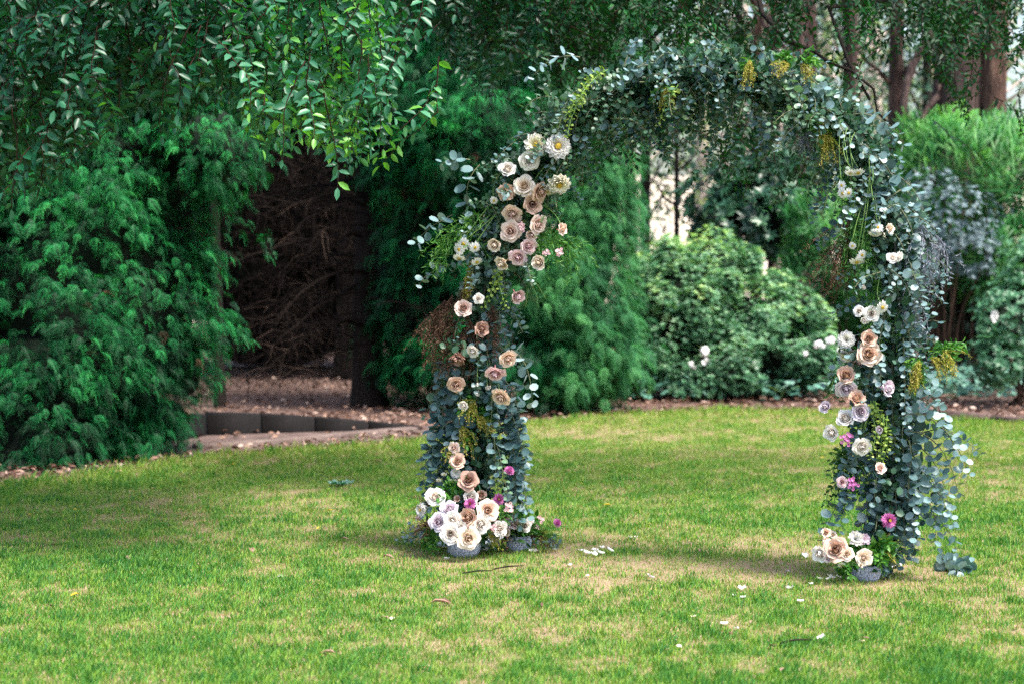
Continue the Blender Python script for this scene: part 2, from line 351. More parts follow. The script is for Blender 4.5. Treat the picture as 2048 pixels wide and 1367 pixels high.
def lawn_z(x, y): return .02 * fbm(x, y, .6, 5) + .012 * fbm(x, y, 2.2, 9)
DRYCELL = .07; gx0, gy0, gnx, gny = -7., 5., 220, 230
dgrid = np.array([[dryness(gx0 + i * DRYCELL, gy0 + j * DRYCELL) for i in range(gnx)] for j in range(gny)])
zgrid = np.array([[lawn_z(gx0 + i * DRYCELL, gy0 + j * DRYCELL) for i in range(gnx)] for j in range(gny)])
def samp(grid, x, y):
    fx = np.clip((x - gx0) / DRYCELL, 0, gnx - 1.001); fy = np.clip((y - gy0) / DRYCELL, 0, gny - 1.001); i = fx.astype(int); j = fy.astype(int); u = fx - i; v = fy - j
    return (grid[j, i] * (1 - u) + grid[j, i + 1] * u) * (1 - v) + (grid[j + 1, i] * (1 - u) + grid[j + 1, i + 1] * u) * v
def lawn():
    xs = np.linspace(-7, 8, 151); nr = 110; V = []; A = []
    for x in xs:
        ye = float(edge_y(x)) + .05 * fbm(x, 0, 3, 2); t = np.linspace(0, 1, nr)
        for y in 2 + (ye - 2) * t: V.append((x, y, float(samp(zgrid, np.array(x), np.array(y)))+.012)); A.append(float(samp(dgrid, np.array(x), np.array(y))))
    F = [(i * nr + j, (i + 1) * nr + j, (i + 1) * nr + j + 1, i * nr + j + 1) for i in range(len(xs) - 1) for j in range(nr - 1)]
    o = bpy.data.objects.new('lawn', mesh_np('lawn', np.array(V), np.array(F), M['turf'], np.array(A), True)); tag(link(o), kind='structure')
lawn()
def grass():
    N = 760000
    d = 6.3 * (21.5 / 6.3) ** rng.uniform(0, 1, N) ; d = np.where(rng.uniform(size=N) < .35, rng.uniform(6.6, 21.5, N), d)
    x = d * rng.uniform(-.31, .31, N); ed = np.interp(x, edge[:, 0], edge[:, 1])
    keep = d < ed + rng.normal(0, .07, N) ; x = x[keep]; y = d[keep]; N = len(x)
    dr = samp(dgrid, x, y); z = samp(zgrid, x, y) + .01
    dead = rng.uniform(size=N) < np.clip((dr - .12) * .9, .16, .68)
    nearedge = np.exp(-(np.interp(x, edge[:, 0], edge[:, 1]) - y) / .8)
    h = rng.uniform(.012, .036, N) * (1 + 1.2 * nearedge) * np.where(dead, .6, 1.) * np.clip(1.25 - dr * .7, .5, 1.3)
    clump = np.array([0.])
    lean = rng.uniform(.15, .9, N) + dead * .9; az = rng.uniform(0, 2 * np.pi, N); wd = rng.uniform(.0013, .0026, N) * (1 + (y - 8) * .04)
    dx, dy = np.cos(az), np.sin(az); sx, sy = -dy * wd, dx * wd
    B = np.stack([x, y, z], -1); s = np.stack([sx, sy, 0 * x], -1); L = np.stack([dx, dy, 0 * x], -1)
    nl = np.sqrt(1 + lean ** 2); hh = h / nl * 1.25; H = np.stack([0 * x, 0 * x, hh], -1); Lh = L * (lean * hh)[:, None]
    V = np.stack([B - s, B + s, B + H * .55 + Lh * .35 + s * .7, B + H + Lh], 1).reshape(-1, 3)
    idx = np.arange(N)[:, None] * 4; F = np.stack([idx + [0, 1, 2], idx + [0, 2, 3]], 1).reshape(-1, 3)
    c = np.where(dead, rng.uniform(.66, 1, N), np.clip(rng.uniform(.0, .55, N) + (dr - .4) * .4 + np.clip((y - 11.5) * .05, 0, .18), 0, .64))  # far lawn coloured yellower to stand in for its sunlit band
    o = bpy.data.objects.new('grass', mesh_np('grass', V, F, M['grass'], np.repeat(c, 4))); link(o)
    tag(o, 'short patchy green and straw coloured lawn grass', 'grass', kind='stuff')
grass()
# dirt path behind the lawn edge, between the two conifers
def strip(name, pts_near, pts_far, z, mat):
    a = np.array([G(*p) for p in pts_near]); b = np.array([G(*p) for p in pts_far]); a = resample(a, 24); b = resample(b, 24); a[:, 2] = z; b[:, 2] = z
    V = np.concatenate([a, b]); F = np.array([(i, i + 1, 24 + i + 1, 24 + i) for i in range(23)])
    o = bpy.data.objects.new(name, mesh_np(name, V, F, mat)); tag(link(o), kind='structure'); return o
strip('path', [(100, 945), (420, 905), (860, 872), (1000, 852)], [(300, 872), (520, 858), (800, 855), (960, 838)], -.006, M['path'])
# far bright dry slope
def hill():
    xs = np.linspace(-60, 60, 41); ys = np.linspace(46, 130, 22)
    V = [(x, y, -.05 + 5.5 * (1 - math.exp(-(y - 46) / 22)) * (1 + .25 * fbm(x, y, .03, 4))) for y in ys for x in xs]
    F = [(j * 41 + i, j * 41 + i + 1, (j + 1) * 41 + i + 1, (j + 1) * 41 + i) for j in range(21) for i in range(40)]
    o = bpy.data.objects.new('hillside', mesh_np('hillside', np.array(V), np.array(F), M['straw'], smooth=True)); tag(link(o), kind='structure')
hill()
def litter():
    g = Geo(); N = 26000
    px = rng.uniform(-200, 2300, N); d = rng.uniform(13, 30, N) ; x = (px - 1024) / FPX * d; ed = np.interp(x, edge[:, 0], edge[:, 1])
    ppx = 1024 + px * 0 + (px - 1024); gy = 520 + CH * FPX / d; onpath = (px > 250) & (px < 870) & (gy > 858) & (gy < 905 - (px - 400) * .1)
    k = (d > ed + .03) & ((d < ed + 4) | (rng.uniform(size=N) < .35)) & (~onpath | (rng.uniform(size=N) < .08)); x = x[k]; y = d[k]; n = len(x)
    a = rng.uniform(0, 6.28, n); D = np.stack([np.cos(a), np.sin(a), rng.uniform(-.2, .5, n)], -1); U = nrm(np.stack([rng.normal(0, .5, n), rng.normal(0, .5, n), np.ones(n)], -1))
    g.inst(leaf_base(.3, .16, -.2), frames(D, U, rng.uniform(.03, .085, n)), np.stack([x, y, rng.uniform(0, .03, n)], -1), rng.uniform(0, 1, n) ** 1.3)
    o = g.build('leaf_litter', M['litter']); tag(o, 'dry brown and pinkish leaf litter covering the garden bed', 'leaf litter', kind='stuff')
litter()

# retaining wall and timber edging
def block_obj(name, corners_bottom, h0, h1, mat, parent, thick=.12, zb=-.02):
    """a block along a->b on the ground, heights h0,h1, slightly bevelled by inset top"""
    a, b = corners_bottom; d = nrm(b - a); n = np.array([-d[1], d[0], 0.]); e = .008
    V = []
    for p, h, s in ((a + d * e, h0, 1), (b - d * e, h1, -1)):
        for q in (0, thick): V += [p + n * q + [0, 0, zb - p[2]], p + n * q + [0, 0, h - .012], p + n * (q + (e if q == 0 else -e)) + d * s * e + [0, 0, h]]
    V = np.array(V); F = [(0, 6, 7), (0, 7, 1), (1, 7, 8), (1, 8, 2), (2, 8, 11), (2, 11, 5), (5, 11, 10), (5, 10, 4), (4, 10, 9), (4, 9, 3), (0, 1, 4), (0, 4, 3), (1, 2, 5), (1, 5, 4), (6, 9, 10), (6, 10, 7), (7, 10, 11), (7, 11, 8)]
    g = Geo(); g.add(V, np.array(F), .5); return g.build(name, mat, parent, loc=V.mean(0))
wl = empty('retaining_wall', G(640, 860), 'low dark concrete block wall tapering beside the dirt path', 'wall')
wp = resample(np.array([G(415, 868), G(540, 864), G(640, 861), G(740, 859), G(845, 857)]), 5)
hs = [.19, .165, .125, .075, .02]
for i in range(4): block_obj('block', (wp[i], wp[i + 1]), hs[i], hs[i + 1], M['wall'], wl, .15)
b0 = G(418, 868); block_obj('block', (b0 + [-.16, -.5, 0], b0 + [-.02, -.01, 0]), .15, .185, M['wall'], wl, .12)
te = empty('timber_edging', G(620, 878), 'pale timber edging lying along the front of the dirt path', 'garden edging')
tp = resample(np.array([G(400, 897), G(560, 886), G(700, 872), G(838, 861)]), 4)
for i in range(3): block_obj('board', (tp[i], tp[i + 1]), .035, .035, M['paleboard'], te, .13)
ge = empty('garden_edging', G(1900, 845), 'dark timber boards edging the garden bed behind the lawn', 'garden edging')
pts = resample(np.array([np.append(edge_pt, 0) for edge_pt in [G(a, b)[:2] + [0, .12] for a, b in EDGE[12:16]]]), 6)
for i in range(5): block_obj('board', (pts[i], pts[i + 1]), .085 + .02 * math.sin(i * 2), .085 + .02 * math.sin(i * 2 + 1), M['board'], ge, .05)

# ------------------------------------------------------------------ conifers
def conifer(name, label, lobes, nfr, size, mat, trunk, group=None, core=.74, cmat='core', hero=0, arng=(.15, .8), back=-.35):
    base = np.array([trunk[0][0], trunk[0][1], 0]); t = empty(name, base, label, 'tree', group)
    loft_trunk(trunk, trunk_r(trunk, .16), M['darkbark'], t)
    PT, NN = crown_points(lobes, nfr, .84, 1.06, back)
    n = len(PT); cl = np.array([noise.noise(Vector(p * 1.7)) for p in PT])
    g = Geo(); k = 5
    for s in range(k):
        sel = rng.integers(0, len(SPRAYS), n); ang = rng.normal(0, .55, n); side = nrm(np.cross(NN, [0, 0, 1.]) + 1e-4)
        D = NN * .75 + side * np.sin(ang)[:, None] * .9 + np.array([0, 0, -.12]) - NN * [0, 0, .6] + rng.normal(0, .2, (n, 3)); U = np.array([0, 0, 1.]) + NN * .55 + rng.normal(0, .25, (n, 3))
        sc = size * rng.uniform(.65, 1.25, n); T = PT + rng.normal(0, size * .45, (n, 3)); Fm = frames(D, U, sc)
        a = np.clip(rng.uniform(arng[0], arng[1], n) ** 1.3 + cl * .4, 0, 1)
        for q in range(len(SPRAYS)):
            w_ = sel == q
            if hero and s == 0: w_ = w_ & ~heromask(PT, NN, hero)
            g.inst(SPRAYS[q], Fm[w_], T[w_], a[w_])
        if hero and s == 0:
            hm = np.where(heromask(PT, NN, hero))[0]
            for i in hm:
                q = sel[i]; inst_obj('spray', spray_mesh(q, mat, round(float(a[i]) * 4) / 4), Fm[i], T[i], t)
    o = g.build('foliage', M[mat], t); o['kind'] = 'stuff'
    if mat != 'brownfol':
        gd = Geo(); ix = rng.integers(0, n, max(6, n // 40)); gd.inst(SPRAYS[0], frames(NN[ix] + [0, 0, -.3] + rng.normal(0, .4, (len(ix), 3)), np.tile([0, 0, 1.], (len(ix), 1)), size * rng.uniform(.6, 1.1, len(ix))), PT[ix], rng.uniform(.3, .8, len(ix))); o = gd.build('dead_sprays', M['dried'], t); o['kind'] = 'stuff'
    if core: c = core_geo(lobes, core).build('dark_core', M[cmat], t); c['kind'] = 'stuff'
    return t
_hm = {}
def heromask(PT, NN, hero):
    key = id(PT)
    if key not in _hm:
        u = 1024 + PT[:, 0] / PT[:, 1] * FPX; inview = (u > -10) & (u < 2058) & (NN[:, 1] < -.3); vpx = 520 - (PT[:, 2] - CH) / PT[:, 1] * FPX; inview &= (vpx > 0) & (vpx < 1000)
        sc = np.where(inview, PT[:, 1] + rng.uniform(0, 1.2, len(PT)), 1e9); m = np.zeros(len(PT), bool); idx = np.argsort(sc)[:hero]; m[idx[sc[idx] < 1e8]] = True; _hm[key] = m
    return _hm[key]
_sm = {}
def spray_mesh(q, mat, a):
    k = (q, mat, a)
    if k not in _sm: V, F, A = SPRAYS[q]; _sm[k] = mesh_np('spray', V, F, M[mat], np.clip(A + a, 0, 1))
    return _sm[k]
def trunk_r(tr, r): return [r * 1.1, r, r * .8, r * .5]
LC = lobes_px([(130, 600, 15.6, (1.08, 1.1, 1.25)), (300, 600, 15.9, (.42, .6, .75)), (60, 780, 15.2, (.95, .9, .6)), (215, 805, 15.5, (.5, .7, .42)), (150, 350, 15.9, (1.2, 1.1, .9)),
               (420, 290, 15.4, (.42, .5, .32)), (-190, 500, 15.4, (1.1, 1.1, 1.6)), (200, 80, 16.2, (1.5, 1.2, 1.)), (70, 895, 14.8, (.6, .55, .28)), (330, 180, 16.2, (.7, .8, .6)), (355, 735, 15.8, (.26, .4, .3)), (300, 830, 15.5, (.3, .4, .24))])
conifer('weeping_cypress', 'dense dark green weeping conifer filling the left side above the lawn edge', LC, 5200, .125, 'cypress', [P(150, 900, 15.7) * [1, 1, 0], P(150, 500, 15.7), P(160, 100, 15.9), P(160, -300, 16)], hero=300)
CC = lobes_px([(1130, 600, 20, (.6, .8, .98)), (1178, 420, 20.2, (.42, .7, 1.)), (960, 270, 19.8, (.68, .8, .68)), (850, 190, 20.2, (.55, .6, .42)), (950, 560, 20.4, (.5, .7, 1.)), (1000, 710, 19.8, (.72, .7, .42)),
               (1110, 120, 20.3, (.8, .8, .85)), (1208, 690, 19.9, (.3, .5, .5)), (830, 660, 20.9, (.42, .5, .6)), (1050, -60, 20.6, (1.3, 1, 1)), (820, -40, 20.6, (.9, .8, .5)), (800, 300, 20.3, (.33, .4, .5)), (830, 480, 20.4, (.3, .4, .6)), (760, 170, 20.5, (.4, .4, .35)), (690, 90, 20.8, (.6, .5, .4)), (805, 620, 20.4, (.22, .3, .5)), (815, 745, 20.5, (.26, .3, .25))])
rt = [c for c in CC if c[0][0] > P(1090, 0, 20)[0]]; lf = [c for c in CC if c[0][0] <= P(1090, 0, 20)[0]]
conifer('feathery_cypress', 'bright feathery conifer right of the dark one, directly behind the arch', rt, 1900, .17, 'cypress_pale', [P(1150, 800, 20.4) * [1, 1, 0], P(1150, 500, 20.4), P(1140, 100, 20.4), P(1140, -300, 20.4)])
conifer('drooping_cypress', 'dark drooping conifer behind the left leg of the arch', lf, 2400, .18, 'cypress', [P(960, 800, 20.6) * [1, 1, 0], P(960, 500, 20.6), P(950, 100, 20.6), P(950, -300, 20.6)])
BC = lobes_px([(400, 300, 27, (2.2, 1, 2.4)), (750, 300, 28, (2.2, 1, 2.4)), (560, 500, 28.5, (1.6, 1, 1.8)), (900, 520, 27.5, (1.4, .8, 1.9))])  # extra conifers added behind to block sky and keep the gap dark
conifer('shaded_conifer', 'added dark conifer deep in the gap between the two cypresses', BC, 700, .4, 'brownfol', [P(560, 700, 28) * [1, 1, 0], P(560, 300, 28), P(560, -200, 28)], core=.9, arng=(.0, .4), back=0)
BC2 = lobes_px([(0, 0, 24, (2.5, 1.2, 3.)), (-500, 200, 20, (2.5, 1.2, 3.))]); conifer('tall_conifer', 'added dark conifer blocking sky behind the weeping cypress', BC2, 500, .4, 'cypress', [P(-100, 700, 24) * [1, 1, 0], P(-100, 300, 24), P(-100, -400, 24)], back=0)
BC3 = lobes_px([(650, -60, 25, (2.4, 1.2, 1.5)), (300, -80, 23, (2, 1.2, 1.5)), (1050, 100, 25, (1.2, 1, 2.5))]); conifer('overhanging_conifer', 'added dark conifer crown closing the top of the gap over the path', BC3, 800, .35, 'cypress', [P(700, 700, 25.5) * [1, 1, 0], P(700, 300, 25.5), P(700, -400, 25.5)], arng=(0, .5), back=0)

# trunk with a tangle of bare twigs in the gap
def tangle():
    base = P(740, 795, 20.6) * [1, 1, 0]; t = empty('bare_branched_tree', base, 'dark tree trunk with a tangle of bare brown twigs over the path', 'tree')
    loft_trunk([base, P(735, 560, 20.6), P(742, 300, 20.6), P(730, 0, 20.6)], [.17, .14, .13, .1], M['darkbark'], t)
    for i in range(34):
        y0 = rng.uniform(260, 720); s = P(735, y0, 20.6 - rng.uniform(-.1, .3)); g = Geo()
        d = np.array([-1 if rng.uniform() < .8 else .8, rng.uniform(-.8, .4), rng.uniform(-.1, .5)]); L = rng.uniform(.7, 1.7); pts = ribbonpath(s, d, L, 12, .07, .1)
        V, F = tube(pts, np.linspace(.02, .004, 12) * rng.uniform(.4, 1.1), 4); g.add(V, F, rng.uniform(0, .5))
        for k in range(16):
            q = pts[rng.integers(3, 12)]; p2 = ribbonpath(q, nrm(rng.normal(size=3) * [1, 1, .7] + [-.4, 0, -.3]), rng.uniform(.2, .5), 6, .1, .16); V, F = tube(p2, np.linspace(.004, .0012, 6), 3); g.add(V, F, rng.uniform(.2, 1))
        g.build('branch', M['dead'], t)
    g = Geo()
    for i in range(1500):
        px = 590 + 150 * rng.normal() * .8; py = rng.uniform(300, 760); Y = rng.uniform(21, 24)
        if not 430 < px < 730: continue
        pts = ribbonpath(P(px, py, Y), rng.normal(size=3) * [1, .6, .8] + [0, 0, -.4], rng.uniform(.2, .7), 6, .08, .2); V, F = tube(pts, np.linspace(.005, .0015, 6), 3); g.add(V, F, rng.uniform(.0, .8) ** 1.4)
    o = g.build('twigs', M['dead'], t); o['kind'] = 'stuff'
tangle()
def slim_tree(name, label, px, r, depth, top, mat, pys, group=None, lean=0, limbs=(), crown=0, cat='tree', cmat='gum', cz=(3.5, 7.), crad=1.6):
    base = P(px, 700, depth) * [1, 1, 0]; t = empty(name, base, label, cat, group)
    pts = [base + [lean * k, .05 * math.sin(k * 9), top * k] for k in (0, .25, .5, .75, 1)]
    loft_trunk(pts, [r * 1.15, r, r * .92, r * .8, r * .55], M[mat], t)
    for (x0, y0, x1, y1, x2, y2, rr) in limbs:
        g = Geo(); p = resample(np.array([P(x0, y0, depth - r * .5), P(x1, y1, depth - .3), P(x2, y2, depth - .5)]), 9); p[1:-1] += rng.normal(0, .02, (7, 3)); V, F = tube(p, np.linspace(rr, rr * .45, 9), 7); g.add(V, F, .5); g.build('limb', M[mat], t, smooth=True)
    if crown:
        g = Geo(); n = crown; c = base + [lean, 0, 0]
        cl = [c + [rng.normal(0, crad * .6), rng.normal(0, crad * .5), rng.uniform(*cz)] for _ in range(14)]
        for q in cl:
            k = n // 14; T = q + rng.normal(0, .38, (k, 3)); D = rng.normal(size=(k, 3)) + [0, 0, -.8]
            g.inst(NARROW, frames(D, rng.normal(size=(k, 3)), rng.uniform(.1, .18, k)), T, rng.uniform(0, 1, k))
            pp = ribbonpath(c + [0, 0, q[2] * .75], q - c - [0, 0, q[2] * .75], np.linalg.norm(q - c - [0, 0, q[2] * .75]), 6, 0, .08); gg = Geo(); V, F = tube(pp, np.linspace(r * .3, r * .08, 6), 5); gg.add(V, F, .5); gg.build('limb', M[mat], t, smooth=True)
        o = g.build('crown', M[cmat], t); o['kind'] = 'stuff'
    return t
slim_tree('grey_trunk_tree', 'slender grey trunk at the right edge of the weeping cypress', 440, .05, 20.5, 4.6, 'darkbark', 0, lean=-.1)
slim_tree('stringybark_tree', 'thick grey brown stringybark trunk at the upper right', 1912, .34, 25, 9, 'bark', 0, limbs=[(1880, 40, 1830, 120, 1790, 300, .07), (1885, 150, 1850, 240, 1800, 290, .05)], crown=2600, cz=(6.8, 10), crad=2.2)
slim_tree('red_stringybark_tree', 'reddish brown trunk leaning against the thick grey stringybark', 1972, .17, 24.8, 9, 'redbark', 0, lean=.15, crown=1200, cz=(6.8, 9), crad=1.6)
slim_tree('orange_trunk_tree', 'orange brown slender trunk beside the right shoulder of the arch', 1787, .11, 26, 7, 'redbark', 0, limbs=[(1785, 170, 1740, 130, 1700, 90, .03), (1790, 170, 1840, 110, 1870, 20, .035), (1800, 210, 1850, 270, 1880, 300, .03)], crown=1300, cz=(6.6, 8.5), crad=1.3)
slim_tree('forked_trunk_tree', 'dark brown trunk seen just above the top of the arch', 1590, .13, 29, 8, 'bark', 0, limbs=[(1590, 120, 1540, 60, 1500, -20, .05)], crown=1500, cz=(6.8, 9), crad=1.8)
slim_tree('thin_trunk_tree', 'thin dark trunk second from the forked trunk above the arch', 1545, .08, 30, 8, 'bark', 0, crown=600, cz=(6.8, 9))
slim_tree('leaning_trunk_tree', 'dark trunk above the arch, third from the orange trunk', 1722, .11, 31, 8, 'bark', 0, lean=-.3, crown=1200, cz=(6.8, 9), crad=1.7)
slim_tree('sapling_tree', 'young bare sapling in front of the sunlit paddock', 1352, .035, 27, 5, 'darkbark', 0, limbs=[(1352, 420, 1320, 380, 1290, 330, .02), (1352, 350, 1390, 310, 1430, 290, .02), (1352, 300, 1330, 250, 1300, 200, .018)])
slim_tree('leaning_sapling_tree', 'leaning dark sapling at the edge of the feathery conifer', 1292, .04, 25.5, 3.4, 'darkbark', 0, lean=-.35)
slim_tree('tan_trunk_tree', 'tan trunk glimpsed below the top of the arch', 1512, .1, 33, 8, 'redbark', 0, crown=1500, cz=(6.8, 9), crad=1.8)
slim_tree('shaded_trunk_tree', 'dark trunk behind the opening right under the arch shoulder', 1606, .2, 30.5, 8, 'bark', 0, crown=900, cz=(6.8, 9))
for k, (px, d) in enumerate([(1250, 42), (1400, 44), (1480, 40), (1560, 37), (1640, 42), (1700, 39), (1750, 46), (1835, 40), (1950, 38), (2010, 42), (2110, 40)]):
    slim_tree('distant_gum_tree', 'pale barked gum tree far back at the foot of the dry slope', px, .16, d, 8, 'palebark', 0, 'gum trees far back at the foot of the dry slope', lean=rng.uniform(-.4, .4), crown=1500, cz=(2.6, 8), crad=2.3, cmat='gum')

for px, d, lb in ((1475, 33, 'dense dark leaved tree behind the azalea bush'), (1690, 34, 'dense dark leaved tree behind the small bamboo clump'), (1850, 33, 'dense green tree between the orange trunk and the stringybark'), (1290, 34, 'green tree standing behind the feathery conifer')):
    slim_tree('bushland_tree', lb, px, .09, d, 7, 'darkbark', 0, crown=3800, cz=(2.0, 6.5), crad=1.3, cmat='azalea_dark')
# ------------------------------------------------------------------ shrubs
def shrub(name, label, cat, lobes, n, size, mat, bases, updir=.6, arng=(.1, .7), topbright=.35, group=None, core=.78, k=1, stems=8, back=-.3):
    c0 = np.mean([c for c, _ in lobes], 0) * [1, 1, 0]; t = empty(name, c0, label, cat, group)
    PT, NN = crown_points(lobes, n, .76, 1.14, back, .3); m = len(PT); g = Geo(); zmax = PT[:, 2].max()
    cl = np.array([noise.noise(Vector(p * 3.)) for p in PT])
    D0 = NN + [0, 0, updir] + rng.normal(0, .3, (m, 3)); sel = rng.integers(0, len(bases), m)
    # the base whorl's axis is z: rotate so z follows D0
    Z = nrm(D0); X = nrm(np.cross(Z, nrm(rng.normal(size=(m, 3))))); Y = np.cross(Z, X); sc = size * rng.uniform(.7, 1.25, m)
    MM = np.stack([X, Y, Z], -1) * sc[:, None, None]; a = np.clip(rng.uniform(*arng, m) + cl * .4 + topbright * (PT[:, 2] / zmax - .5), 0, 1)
    for q in range(len(bases)): w_ = sel == q; g.inst(bases[q], MM[w_], PT[w_], a[w_])
    o = g.build('foliage', M[mat], t); o['kind'] = 'stuff'
    if core: o = core_geo(lobes, core).build('dark_core', M['core'], t); o['kind'] = 'stuff'
    g = Geo()
    for i in range(stems):
        q = lobes[rng.integers(len(lobes))]; e = q[0] + q[1] * nrm(rng.normal(size=3)) * .8; V, F = tube(resample(np.array([c0 + rng.normal(0, .08, 3) * [1, 1, 0], (c0 + e) / 2 + rng.normal(0, .1, 3), e]), 8), np.linspace(.02, .006, 8), 5); g.add(V, F, .5)
    if stems: g.build('stem', M['twig'], t)
    return t
AWH = [whorl(7, .55, .7, seed=s) for s in range(20, 24)]
_az = [(rng.uniform(1275, 1650), rng.uniform(0, 1)) for _ in range(34)]
def _top(a): return float(np.interp(a, [1260, 1330, 1430, 1500, 1600, 1660], [520, 470, 455, 510, 585, 650]))
AZ = lobes_px([(a, _top(a) + rng.uniform(-12, 30) + (740 - _top(a)) * q ** 1.3, 21.5 + .5 * (q < .4), (rng.uniform(.1, .26), .22, rng.uniform(.1, .22))) for a, q in _az] + [(1290, 600, 22.2, (.32, .4, .5)), (1270, 700, 21.9, (.3, .4, .4)), (1640, 700, 22, (.3, .4, .3)), (1370, 650, 22, (.56, .7, .75)), (1500, 680, 22.1, (.6, .8, .65)), (1330, 560, 22.3, (.36, .5, .42)), (1420, 550, 22.3, (.42, .6, .42)), (1590, 680, 22.4, (.36, .5, .38)), (1420, 740, 21.7, (.7, .6, .35)), (1560, 730, 21.9, (.5, .5, .35))])
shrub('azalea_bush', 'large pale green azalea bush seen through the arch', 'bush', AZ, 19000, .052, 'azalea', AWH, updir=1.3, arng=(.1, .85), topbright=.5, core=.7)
RH = lobes_px([(1530, 430, 25, (.62, .5, .6)), (1460, 400, 25.5, (.5, .5, .45)), (1600, 420, 25.3, (.5, .5, .55)), (1550, 330, 25.5, (.6, .5, .4)), (1420, 470, 25.8, (.3, .3, .35))])
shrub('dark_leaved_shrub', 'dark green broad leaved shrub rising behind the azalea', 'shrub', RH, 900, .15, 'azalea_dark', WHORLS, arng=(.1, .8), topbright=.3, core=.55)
BG = lobes_px([(1900, 440, 22.5, (.42, .4, .35)), (1860, 400, 22.7, (.3, .3, .3)), (1830, 520, 22.5, (.3, .3, .3)), (1940, 500, 22.5, (.35, .3, .25))])
shrub('silvery_shrub', 'blue grey leaved shrub behind the right leg of the arch', 'shrub', BG, 800, .055, 'bluegrey', WHORLS, arng=(.0, 1), core=0)
RS = lobes_px([(2030, 640, 20.6, (.42, .4, .48)), (2100, 560, 20.8, (.5, .4, .5)), (1990, 720, 20.3, (.22, .3, .22))])
shrub('small_leaved_shrub', 'small leaved green shrub at the right edge of the photo', 'shrub', RS, 1500, .06, 'azalea', WHORLS, arng=(.0, .5), core=.7)
TUFT = [grass_tuft(9, .022, s, .9, .8) for s in range(3)]
def bamboo(label, lobes, n, size, stems, group=None):
    t = shrub('bamboo_clump', label, 'bamboo', lobes, n, size, 'bamboo', TUFT, .35, (.2, .9), .4, core=0, stems=0)
    for (px, Y) in stems:
        b = P(px, 760, Y) * [1, 1, 0]; g = Geo(); tp_ = P(px + rng.normal(0, 45), rng.uniform(250, 430), Y + rng.normal(0, .1)); p = resample(np.array([b, (b + tp_) / 2 + [rng.normal(0, .05), 0, 0], tp_]), 12); V, F = tube(p, np.linspace(.011, .004, 12), 5); g.add(V, F, rng.uniform(0, 1)); g.build('cane', M['twig'], t)
    return t
bamboo('tall feathery bamboo clump with dark canes at the right edge', lobes_px([(1960, 370, 23.5, (.8, .6, .6)), (1880, 330, 24, (.45, .5, .45)), (2080, 400, 23.3, (.6, .5, .7)), (1930, 480, 23.6, (.6, .5, .45)), (2030, 520, 23, (.5, .4, .35))]), 1300, .36,
       [(rng.uniform(1880, 2060), rng.uniform(22.6, 23.8)) for _ in range(44)])
bamboo('small feathery bamboo clump beside the azalea, behind the right leg', lobes_px([(1640, 480, 23.8, (.35, .4, .5)), (1690, 540, 23.6, (.35, .4, .5)), (1620, 560, 23.7, (.25, .3, .3))]), 420, .3, [(rng.uniform(1600, 1720), rng.uniform(23.3, 24)) for _ in range(16)])
FILL = lobes_px([(1925, 640, 23.9, (.6, .3, .55)), (1750, 620, 25, (.9, .5, .7)), (1900, 620, 26, (1., .5, .8)), (1300, 640, 26, (.6, .5, .8))]); shrub('understorey_shrub', 'deep green understorey shrub behind the bamboo canes', 'shrub', FILL, 1300, .11, 'azalea_dark', WHORLS, arng=(.1, .7), core=.7)

# scalloped blue green ground cover plants at the front of the bed
SCAL = (lambda n: (np.array([[0, .1, 0.]] + [[.5 * math.cos(a) * (1 + .1 * math.cos(a * 7)), .5 + .5 * math.sin(a) * (1 + .1 * math.cos(a * 7)), .09 * math.cos(a * 7)] for a in np.linspace(-1.57, 4.4, n)]), np.array([[0, i, i + 1] for i in range(1, n)])))(15)
cover_me = [mesh_np('leaf', SCAL[0] - [0, .1, 0], SCAL[1], M['cover'], np.full(len(SCAL[0]), a)) for a in (.1, .35, .6, .8, 1.)]
COVER = [(1255, 745), (1300, 800), (1345, 775), (1390, 790), (1400, 760), (1440, 785), (1500, 770), (1545, 755), (1560, 790), (1600, 775), (1640, 755), (1650, 795), (1690, 775), (1830, 780), (1880, 760), (1905, 790), (1950, 765), (1990, 745), (2010, 775), (2045, 760)]
for i, (px, py) in enumerate(COVER):
    _w = 'between the feathery conifer and the azalea bush' if px < 1350 else 'in front of the azalea bush' if px < 1580 else 'beside the azalea, left of the right arch leg' if px < 1750 else 'right of the arch below the bamboo'
    b = G(px, min(py + 12, 800)); t = empty('ground_cover_plant', b, 'low blue green scalloped leaf plant ' + _w, 'plant', 'ground cover plants ' + _w)
    for k in range(13):
        a = rng.uniform(0, 6.28); rr = rng.uniform(.02, .15); h = rng.uniform(.06, .22); T = b + [rr * math.cos(a), rr * math.sin(a) * .8, h]
        D = np.array([[math.cos(a), math.sin(a) - .3, rng.uniform(-.3, .3)]]); U = np.array([[math.cos(a) * .4 + rng.normal(0, .25), math.sin(a) * .4 - .5, 1.]])
        inst_obj('leaf', cover_me[rng.integers(5)], frames(D, U, np.array([rng.uniform(.08, .13)]))[0], T, t)
    g = Geo()
    for k in range(6): V, F = tube(np.array([b, b + [rng.normal(0, .04), rng.normal(0, .04), .08], b + [rng.normal(0, .08), rng.normal(0, .06), .16]]), .003, 4); g.add(V, F, .5)
    g.build('stem', M['stem'], t)
